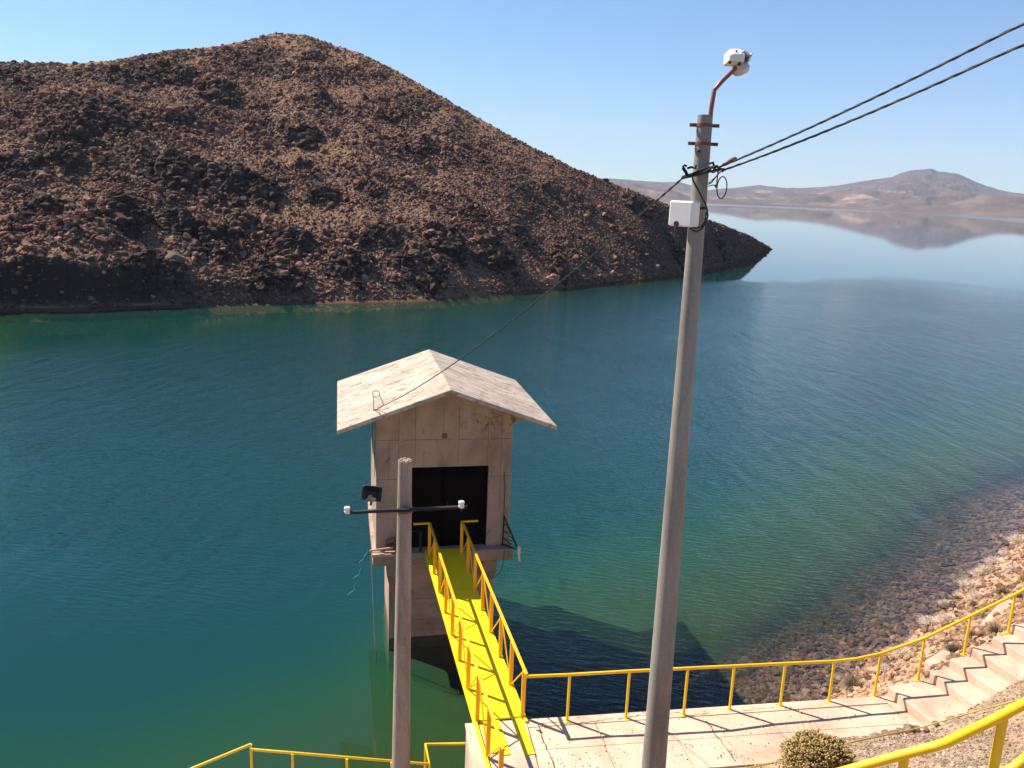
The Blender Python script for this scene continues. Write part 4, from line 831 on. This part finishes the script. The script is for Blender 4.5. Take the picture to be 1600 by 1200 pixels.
mb.tube(pd_([(1122, 268), (1121, 276), (1120, 286), (1120, 292)], 7.9), .006, 6); mb.tube(pd_([(1130, 265), (1124, 270), (1118, 277), (1112, 285), (1107, 288)], 7.92), .006, 6); mb.tube(pd_([(1119, 276), (1113, 281), (1107, 286)], 7.94), .004, 6); mb.tube(pd_([(1120, 291), (1114, 289), (1107, 291)], 7.92), .005, 6)
mb.box(at_d(1119, 291, 7.9), (.018, .02, .03)); mb.build('wire_loop', 'black', cl)
mb = MB(); mb.tube(pd_([(1120, 268), (1126, 264), (1134, 264), (1128, 268)], 7.86), .012, 8); mb.build('connector', 'black', cl)
a = at_d(1142, 251, 7.75); mb = MB(); mb.tube([a + Vector((-.04, 0, -.02)), a + Vector((-.005, 0, -.004)), a + Vector((.035, -.01, .015)), a + Vector((.045, -.01, .03))], [.008, .022, .024, .006], 10); mb.tube([a + Vector((-.075, 0, -.035)), a + Vector((-.03, 0, -.015))], .006, 6); solo('tension_clamp', mb, 'rust', 'reddish brown wedge clamp between the two overhead cables right of the tall pole', 'clamp')
a = at_d(1010, 328, 8.6); mb = MB(); mb.tube([a, at_d(1016, 334, 8.6), at_d(1024, 341, 8.6)], [.020, .016, .006], 8); solo('cable_tie_end', mb, 'black', 'dark loose tail hanging from the service cable left of the white box', 'cable')

# short pole with crossarm
SPD = 8.5; sb2 = at_d(626.5, 1190, SPD); st2 = at_d(633, 719, SPD); sdv = (st2 - sb2).normalized(); sfoot = sb2 - sdv * 3.0
kp = thing('short_pole', 'short rough concrete pole standing in front of the tower', 'pole', tuple(sfoot))
mb = MB(); pr_ = lambda z: 0.106 + (0.074 - 0.106) * (z - sb2.z) / (st2.z - sb2.z)
zz = np.linspace(sfoot.z, st2.z, 14); mb.tube([sb2 + sdv * ((z - sb2.z) / sdv.z) for z in zz], [pr_(z) for z in zz], 14); mb.build('pole', 'pole2', kp)
tpz = st2; mb = MB()
for i in range(7): a = i * .9; mb.box(tpz + Vector((.05 * math.cos(a), .05 * math.sin(a), .003)), (.03, .025, .012), Matrix.Rotation(a, 3, 'Z'))
mb.build('broken_rim', 'pole2', kp)
A0 = at_d(536, 799.5, SPD - .11); A1 = at_d(730, 790.5, SPD - .11)
mb = MB(); mb.bar(A0, A1, .045, .005); mb.bar(A0 + Vector((0, .02, -.02)), A1 + Vector((0, .02, -.02)), .005, .04)
arm = mb.build('crossarm', 'steel', kp)
mb = MB(); c = at_d(632.5, 796.5, SPD); mb.tube([c + Vector((0, 0, -.012)), c + Vector((0, 0, .012))], .098, 16); mb.build('band', 'rust', kp)
for (x, y) in ((542.5, 797), (721, 788)):
    p = at_d(x, y, SPD - .11); mb = MB(); r_ = .034; mb.tube([p + Vector((0, 0, q)) for q in (-.035, -.03, -.012, .0, .012, .03, .036)], [r_ * .85, r_, r_, r_ * .72, r_, r_, r_ * .8], 14); ins = mb.build('insulator', 'porcelain', kp)
    mb = MB(); mb.tube([p + Vector((0, 0, -.075)), p + Vector((0, 0, .041))], .008, 6); mb.tube([p + Vector((0, 0, -.042)), p + Vector((0, 0, -.035))], .022, 8); mb.build('pin', 'rust', ins)
# floodlight, seen from the back
fc = at_d(581, 771, SPD - .10); fl = thing('floodlight', 'black finned floodlight seen from behind above the left end of the crossarm', 'floodlight', tuple(fc))
FW, FH = .215, .165; Rf = Matrix.Rotation(rad(4), 3, 'Y') @ Matrix.Rotation(rad(-18), 3, 'X')
mb = MB(); mb.box(fc + Rf @ Vector((0, .03, 0)), (FW, .03, FH), Rf); mb.build('housing', 'black', fl, bevel=.012)
mb = MB()
for i in range(15): mb.box(fc + Rf @ Vector((-.075 + i * .0107, .004, .05)), (.004, .03, .055), Rf)
mb.box(fc + Rf @ Vector((0, -.005, -.01)), (.12, .05, .06), Rf); mb.build('cooling_fin', 'steel', fl)
mb = MB(); mb.box(fc + Rf @ Vector((-.02, -.05, -.045)), (.012, .05, .075), Rf @ Matrix.Rotation(rad(40), 3, 'Y')); mb.box(fc + Rf @ Vector((.01, -.045, -.055)), (.085, .008, .045), Rf @ Matrix.Rotation(rad(16), 3, 'Y')); mb.box(fc + Rf @ Vector((FW / 2 + .004, 0, .0)), (.006, .05, FH * .8), Rf); mb.box(fc + Rf @ Vector((-FW / 2 - .004, 0, .0)), (.006, .05, FH * .8), Rf); mb.build('bracket', 'pole', fl)
mb = MB(); mb.tube([fc + Vector((-.0, -.01, -.07)), fc + Vector((-.01, -.01, -.13))], .012, 8); mb.build('stem', 'steel', fl)

# ================================================================== NEAR RAILING (by the camera)
NDp = 3.9
nr = thing('near_railing', 'thick yellow pipe railing close to the camera at the bottom right', 'railing', tuple(at_d(1560, 1200, NDp) - Vector((0, 0, .4))))
q = [at_d(1150, 1243, 4.05), at_d(1320, 1201, 3.98), at_d(1400, 1177, 3.95), at_d(1465, 1158, 3.9), at_d(1485, 1150, 3.87), at_d(1505, 1139, 3.84), at_d(1560, 1111, 3.78), at_d(1602, 1089, 3.72)]
q = [Vector((p.x, p.y, p.z)) for p in [at_d(1150, 1252, 4.05), at_d(1320, 1205, 3.98), at_d(1400, 1182, 3.95), at_d(1462, 1166, 3.9), at_d(1482, 1159, 3.87), at_d(1502, 1149, 3.84), at_d(1560, 1121, 3.78), at_d(1602, 1099, 3.72), at_d(1700, 1050, 3.6)]]
mb = MB(); mb.tube(q, .026, 16); mb.build('top_rail', 'yellow', nr)
for (x, y, D) in ((1568, 1120, 3.79), (1414, 1180, 3.94)):
    t = at_d(x, y, D); mb = MB(); mb.tube([t + Vector((0, 0, -1.25)), t], .024, 12); mb.build('post', 'yellow', nr)
mb = MB(); q2 = [at_d(1555, 1215, 3.5), at_d(1585, 1200, 3.5), at_d(1605, 1184, 3.5), at_d(1700, 1120, 3.4)]; mb.tube(q2, .026, 12); mb.build('lower_rail', 'yellow', nr)
# thin pipe over the gravel
tpp = []
for (x, y) in ((1150, 1203), (1230, 1187), (1330, 1168), (1430, 1143), (1520, 1120), (1605, 1096)):
    p = on_ground(x, y, 2.6); tpp.append(p + Vector((0, 0, .09)))
tpp[0] = at_z(1140, 1206, SLZ + .08); tpp[1] = at_z(1230, 1187, SLZ + .16)
mb = MB(); sm_ = []
for i in range(len(tpp) - 1): sm_ += [tpp[i].lerp(tpp[i + 1], j / 6) for j in range(6)]
mb.tube(sm_ + [tpp[-1]], .013, 8); solo('thin_pipe', mb, 'olive', 'thin olive yellow pipe lying across the gravel between the stairs and the near railing', 'pipe')

# ================================================================== ROCKS AND PLANTS ON THE NEAR BANK
def scatter_area(name, n_, box_, cond, smin, smax, mat, seed, label, sink=.15, pw=3, sub=1):
    r_ = np.random.default_rng(seed); X = r_.uniform(box_[0], box_[1], n_ * 4); Y = r_.uniform(box_[2], box_[3], n_ * 4); s_ = bank_s(X, Y); yo = y_out(X); k = cond(X, Y, s_, yo); X, Y = X[k][:n_], Y[k][:n_]
    Z = ground_z(X, Y); sz = smin + (smax - smin) * r_.random(len(X)) ** pw
    return tag(scatter(name, np.stack([X, Y, Z], 1), sz, mat, sub, seed, sink, .45), label, 'rubble', kind='stuff')
scatter_area('shore_rubble', 22000, (6, 30, 14, 42), lambda X, Y, s_, yo: (s_ > -0.25) & (Y > yo + .03) & (s_ < 7), 0.018, .15, 'rubble', 21, 'orange tan broken rubble on the bank between stairs and water', .15, 5)
scatter_area('lake_cobbles', 16000, (3, 28, 13, 42), lambda X, Y, s_, yo: (s_ < 0.05) & (s_ > -6.5) & (Y > yo + .1), .03, .17, 'pebble', 22, 'brown cobbles under the shallow water along the bank')
scatter_area('gravel', 26000, (3.6, 11.5, 5.5, 15), lambda X, Y, s_, yo: (Y < yo - 1.5 + .40 * np.clip((X - 4.6) / 1.2, 0, 1)) & (X > 4.2 + .0 * X), .009, .040, 'gravel', 23, 'loose grey tan gravel on the slope below the near railing', .1, 2)
r_ = np.random.default_rng(61); gx = r_.uniform(0.6, 11.5, 1500); yo_ = y_out(gx); gi = np.where(r_.random(1500) < .6, r_.uniform(1.0, 1.55, 1500), r_.uniform(.05, 1.5, 1500)); gi = np.where(r_.random(1500) < .15, r_.uniform(.02, .12, 1500), gi)
gX = gx + gi * .2; gY = yo_ - gi * .97; ss = (gX - SX0) * SE.x + (gY - SY0) * SE.y; gZt = np.where(ss < 0, SLZ + .004, SLZ + RISE * (1 + np.where(ss < .95, 0, 1 + np.floor((ss - .95) / TREAD)))); okg = (np.abs(((ss - .95) / TREAD) % 1 - .5) < .42) | (ss < .85); okg &= (ss < -.1) | (ss > .05)
tag(scatter('grit', np.stack([gX, gY, gZt], 1)[okg], (0.004 + 0.014 * r_.random(1500) ** 4)[okg], 'gravel', 1, 62, .3, .4), 'loose grit and crumbs lying on the walkway slabs and steps', 'grit', kind='stuff')
# stones edging the slab
ed = [(1228, 1190, .10), (1240, 1186, .09), (1330, 1163, .10), (1343, 1158, .10), (1369, 1152, .14), (1384, 1147, .11), (1396, 1147, .12), (1409, 1142, .11), (1420, 1138, .13), (1433, 1138, .09), (1446, 1140, .08), (1320, 1166, .09), (1487, 1123, .12), (1462, 1130, .08), (1505, 1120, .09), (1355, 1161, .08)]
for i, (x, y, s_) in enumerate(ed):
    p = at_z(x, y, SLZ + (.05 if x < 1440 else .24)); od = ['first', 'second', 'third', 'fourth', 'fifth', 'sixth', 'seventh', 'eighth', 'ninth', 'tenth', 'eleventh', 'twelfth', 'thirteenth']; rk = sorted(e[0] for e in ed[2:]).index(x) if i > 1 else 0; lab = ('brown stone at the left foot of the cushion shrub beside the slab' if i == 0 else 'small stone peeping out above the left side of the cushion shrub') if i < 2 else 'rounded brown edging stone, %s to the right of the cushion shrub' % (od + ['last'])[rk]
    one_rock('edging_stone', tuple(p), s_, 'edging', lab, 'stone', 'stones edging the walkway' , i, 2, .85, i * 1.7)
def big(name, x, y, s_, mat, lab, flat=.6, rz=0, cat='rock', sub=3, group=None):
    p = on_ground(x, y); return one_rock(name, tuple(p + Vector((0, 0, s_ * .1))), s_, mat, lab, cat, group, int(x), sub, flat, rz)
big('shore_rock', 1428, 990, .16, 'redrock', 'small round salmon rock sitting in the water edge', .85)
big('shore_rock', 1404, 1000, .24, 'redrock', 'flat pink rock at the water edge left of the small round one', .55)
big('shore_rock', 1388, 1020, .20, 'redrock', 'pointed orange rock just above the railing bend', .9)
big('shore_rock', 1345, 1058, .17, 'palerock', 'grey rock beside the dark grass clump near the walkway end', .6)
big('shore_rock', 1382, 1038, .22, 'palerock', 'pale rock among the white twigs behind the stair railing', .7)
def slabrock(name, pts_px, zt, hgt, lab):
    P = [at_z(x, y, zt) for x, y in pts_px]; mb = MB(); mb.prism([(p.x, p.y) for p in P][::-1], zt - hgt, zt); o = solo(name, mb, 'step', lab, 'concrete block', None, (P[0].x, P[0].y, zt - hgt), bevel=.03); return o
g1 = on_ground(1465, 1030); slabrock('concrete_block', [(1445, 1031), (1473, 1014), (1487, 1018), (1483, 1034), (1455, 1040)], g1.z + .25, .5, 'broken pale concrete block beside the lower stairs below the grass clump')
g1 = on_ground(1550, 960); slabrock('concrete_block', [(1531, 975), (1566, 936), (1600, 938), (1610, 950), (1560, 985)], g1.z + .3, .6, 'long pale concrete slab half buried above the stairs near the right edge')

# tufts
mg = {}
for nm, c0, c1 in (('tuft_grey', (0.17, 0.135, 0.085), (0.34, 0.27, 0.17)), ('tuft_pale', (0.52, 0.42, 0.34), (0.80, 0.70, 0.60)), ('tuft_straw', (0.42, 0.30, 0.12), (0.66, 0.52, 0.28)), ('cushion', (0.11, 0.075, 0.028), (0.50, 0.385, 0.165))):
    m, n, bb = nmat(nm); at = N(n, 'Attribute', attribute_name='tint'); L(n, ramp(n, at.outputs['Fac'], [(0.0, c0), (1.0, c1)]), bb.inputs['Base Color']); bb.inputs['Roughness'].default_value = .9; bb.inputs['Specular IOR Level'].default_value = .1; M[nm] = m
def tuft(loc, r, n_, mat, lab, group, seed, wdt=.006, flat=.8, twig=False):
    r_ = np.random.default_rng(seed); V = []; F = []; T_ = []
    for i in range(n_):
        az = r_.random() * 6.283; tilt = (r_.random() ** .7) * 1.35; ln = r * (.6 + .5 * r_.random()); b0 = np.array([math.cos(az), math.sin(az), 0]) * r * .28 * r_.random()
        d = np.array([math.cos(az) * math.sin(tilt), math.sin(az) * math.sin(tilt), math.cos(tilt) * flat + .05]); side = np.array([-math.sin(az), math.cos(az), 0]) * wdt * (.6 + .8 * r_.random()); droop = np.array([0, 0, -ln * .25 * tilt])
        segs = [(b0, d, ln, side)]
        if twig:
            for j in range(3):
                e = d + r_.normal(0, .5, 3); e[2] = abs(e[2]) * .7; segs.append((b0 + d * ln * (.4 + .2 * j), e / np.linalg.norm(e), ln * .4, side * .7))
        tn = r_.random()
        for (o_, dd, l_, s_) in segs:
            k = len(V); m_ = o_ + dd * l_ * .55; e_ = o_ + dd * l_ + (droop if not twig else droop * .2); V += [o_ - s_, o_ + s_, m_ + s_ * .8, m_ - s_ * .8, e_]; F += [(k, k + 1, k + 2), (k, k + 2, k + 3), (k + 3, k + 2, k + 4)]; T_ += [tn * .6, tn * .6, tn * .8, tn * .8, tn]
    o = np_mesh('grass_tuft' if not twig else 'dry_shrub', np.array(V), np.array(F), mat, False, {'tint': np.array(T_)}); o.location = loc; return tag(o, lab, 'grass' if not twig else 'shrub', group)
TG = 'dry grass tufts on the bank'; TS = 'pale dry shrubs along the waterline'
tl_ = [(1337, 1076, .42, 900, 'tuft_grey', 'large dark grass tuft behind the last walkway posts', 0), (1488, 1018, .30, 600, 'tuft_grey', 'grey green grass clump leaning behind the second stair post', 0), (1569, 930, .38, 700, 'tuft_grey', 'round grey green grass tuft above the rail near the right edge', 0), (1494, 958, .17, 300, 'tuft_grey', 'small grey grass tuft on the orange rubble', 0),
  (1520, 995, .26, 500, 'tuft_grey', 'grey grass tuft right of the third stair post', 0), (1556, 990, .30, 550, 'tuft_grey', 'grey grass tuft under the long concrete slab', 0), (1521, 945, .22, 400, 'tuft_grey', 'upright grey tuft on the rubble above the rail', 0), (1557, 840, .32, 500, 'tuft_straw', 'straw coloured tuft standing in the shallow water', 0), (1530, 1008, .16, 250, 'tuft_straw', 'small straw tuft beside the upper steps', 0), (1596, 935, .28, 420, 'tuft_grey', 'grey tuft cut by the right edge of the picture', 0), (1600, 905, .3, 420, 'tuft_straw', 'straw tuft on the sandy bank at the right edge', 0),
  (1455, 976, .40, 260, 'tuft_pale', 'spreading white twiggy shrub at the waterline above the stair rail', 1), (1482, 968, .32, 200, 'tuft_pale', 'pale twiggy shrub right of the spreading white one', 1), (1412, 1024, .36, 240, 'tuft_pale', 'pale twiggy shrub behind the first stair post', 1), (1386, 1048, .26, 180, 'tuft_pale', 'low white twigs beside the last walkway post', 1),
  (1515, 918, .40, 240, 'tuft_pale', 'white twiggy shrub on the waterline below the straw tuft', 1), (1535, 900, .40, 240, 'tuft_pale', 'white twiggy shrub leaning over the shallow water', 1), (1555, 880, .40, 240, 'tuft_pale', 'white twiggy shrub half way up the right shoreline', 1), (1592, 848, .5, 300, 'tuft_pale', 'topmost white shrub of the shoreline at the right edge', 1), (1500, 935, .28, 160, 'tuft_pale', 'small white shrub between rubble and water', 1), (1465, 1000, .22, 140, 'tuft_pale', 'low pale twigs behind the broken concrete block', 1), (1575, 868, .34, 200, 'tuft_pale', 'white shrub just below the topmost one', 1)]
tl_ += [(1545, 893, .34, 260, 'tuft_pale', 'pale shrub between two white ones half way up the shoreline', 1), (1530, 935, .30, 240, 'tuft_pale', 'loose pale twigs on the rubble above the rail', 1), (1440, 1005, .30, 240, 'tuft_pale', 'pale twigs right of the first stair post', 1), (1398, 1060, .20, 200, 'tuft_grey', 'small grey tuft close to the foot of the last walkway post', 0), (1512, 985, .22, 260, 'tuft_straw', 'straw tuft just above the third stair post', 0), (1583, 893, .34, 260, 'tuft_pale', 'pale shrub on the sandy bank near the right edge', 1), (1475, 945, .24, 200, 'tuft_pale', 'little white shrub at the water left of the rubble tuft', 1), (1540, 965, .22, 260, 'tuft_grey', 'grey tuft touching the long concrete slab', 0)]
for i, (x, y, r_, n_, mm, lab, tw_) in enumerate(tl_):
    p = on_ground(x, y); tuft(tuple(p - Vector((0, 0, .03))), r_, n_, mm, lab, TS if tw_ else TG, i + 50, .006 if not tw_ else .007, .85 if not tw_ else .55, bool(tw_))
# cushion shrub by the walkway
cp = on_ground(1277, 1199); cp = cp + Vector((0, 0, .10)); cR = .50
V = []; F = []; T_ = []; r_ = np.random.default_rng(77); VI, FI = ico(1)
for i in range(2300):
    u = r_.random(); ph = i * 2.39996; zc_ = 1 - 1.15 * (i / 2300); rr = math.sqrt(max(0, 1 - zc_ * zc_)); nv_ = np.array([rr * math.cos(ph), rr * math.sin(ph), zc_]) + r_.normal(0, .06, 3); nv_ /= np.linalg.norm(nv_)
    wob = 1 + .26 * mnoise.noise(Vector(nv_ * 1.9) + Vector((3, 1, 7))) + .10 * mnoise.noise(Vector(nv_ * 5.0)) + .045 * r_.normal(); c = nv_ * cR * wob * np.array([1, .95, .86]); t = np.cross(nv_, [0.3, 0.2, 1]); t /= np.linalg.norm(t); b2 = np.cross(nv_, t); dd = nv_ + r_.normal(0, .35, 3); dd /= np.linalg.norm(dd); t = np.cross(dd, [0.3, 0.2, 1]); t /= np.linalg.norm(t); b2 = np.cross(dd, t)
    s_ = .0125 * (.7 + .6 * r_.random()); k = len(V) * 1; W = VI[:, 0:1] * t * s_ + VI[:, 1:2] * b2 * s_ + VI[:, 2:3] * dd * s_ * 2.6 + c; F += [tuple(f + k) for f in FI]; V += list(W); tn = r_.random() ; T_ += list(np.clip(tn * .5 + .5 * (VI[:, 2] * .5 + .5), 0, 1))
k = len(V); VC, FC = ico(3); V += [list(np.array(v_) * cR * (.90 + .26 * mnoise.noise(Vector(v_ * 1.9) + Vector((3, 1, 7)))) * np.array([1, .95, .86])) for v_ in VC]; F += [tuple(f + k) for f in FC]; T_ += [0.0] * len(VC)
cs_ = np_mesh('cushion_shrub', np.array(V), np.array(F), 'cushion', True, {'tint': np.array(T_)}); cs_.location = cp - Vector((0, 0, .05)); tag(cs_, 'rounded yellowish knobbly cushion shrub at the inner edge of the walkway', 'shrub')
for k_i, (rr_, nn_, mm_) in enumerate(((.60, 150, 'tuft_straw'), (.64, 90, 'tuft_grey'))):
    tw_o = tuft((0, 0, 0.0), rr_, nn_, mm_, None, None, 400 + k_i, .004, .7, True); tw_o.name = 'dead_twigs'
    for kk_ in ('label', 'category', 'group'):
        if kk_ in tw_o: del tw_o[kk_]
    tw_o.parent = cs_
# little straw patches high on the hill
for i, (x, y, s_) in enumerate([(60, 103, 1.0), (135, 118, .9), (215, 140, 1.2), (222, 177, .8), (112, 142, .9)]):
    p = on_hill(x, y); tuft(tuple(p), s_ * .8, 220, 'tuft_straw', ['straw patch near the top left skyline', 'pale straw patch beside the upper dark outcrop', 'brightest straw patch below the row of dark outcrops', 'small straw patch mid slope under the bright one', 'olive straw patch left of the bright one'][i], 'straw patches on the hill', 90 + i, .05, .5)
# ------------------------------------------------------------------ thin air haze
HB = bpy.data.meshes.new('haze'); hb = MB(); hb.box2((-9500, -120, -11), (12500, 9500, 560)); o = hb.build('haze', M['white'], None); tag(o, kind='stuff'); o.display_type = 'WIRE'
m = bpy.data.materials.new('air_haze'); m.use_nodes = True; n = m.node_tree; n.nodes.clear(); pv = N(n, 'VolumePrincipled'); pv.inputs['Color'].default_value = (0.70, 0.80, 1.0, 1); pv.inputs['Density'].default_value = 0.000095; pv.inputs['Anisotropy'].default_value = 0.0
mo = N(n, 'OutputMaterial'); L(n, pv.outputs[0], mo.inputs['Volume']); o.data.materials.clear(); o.data.materials.append(m)
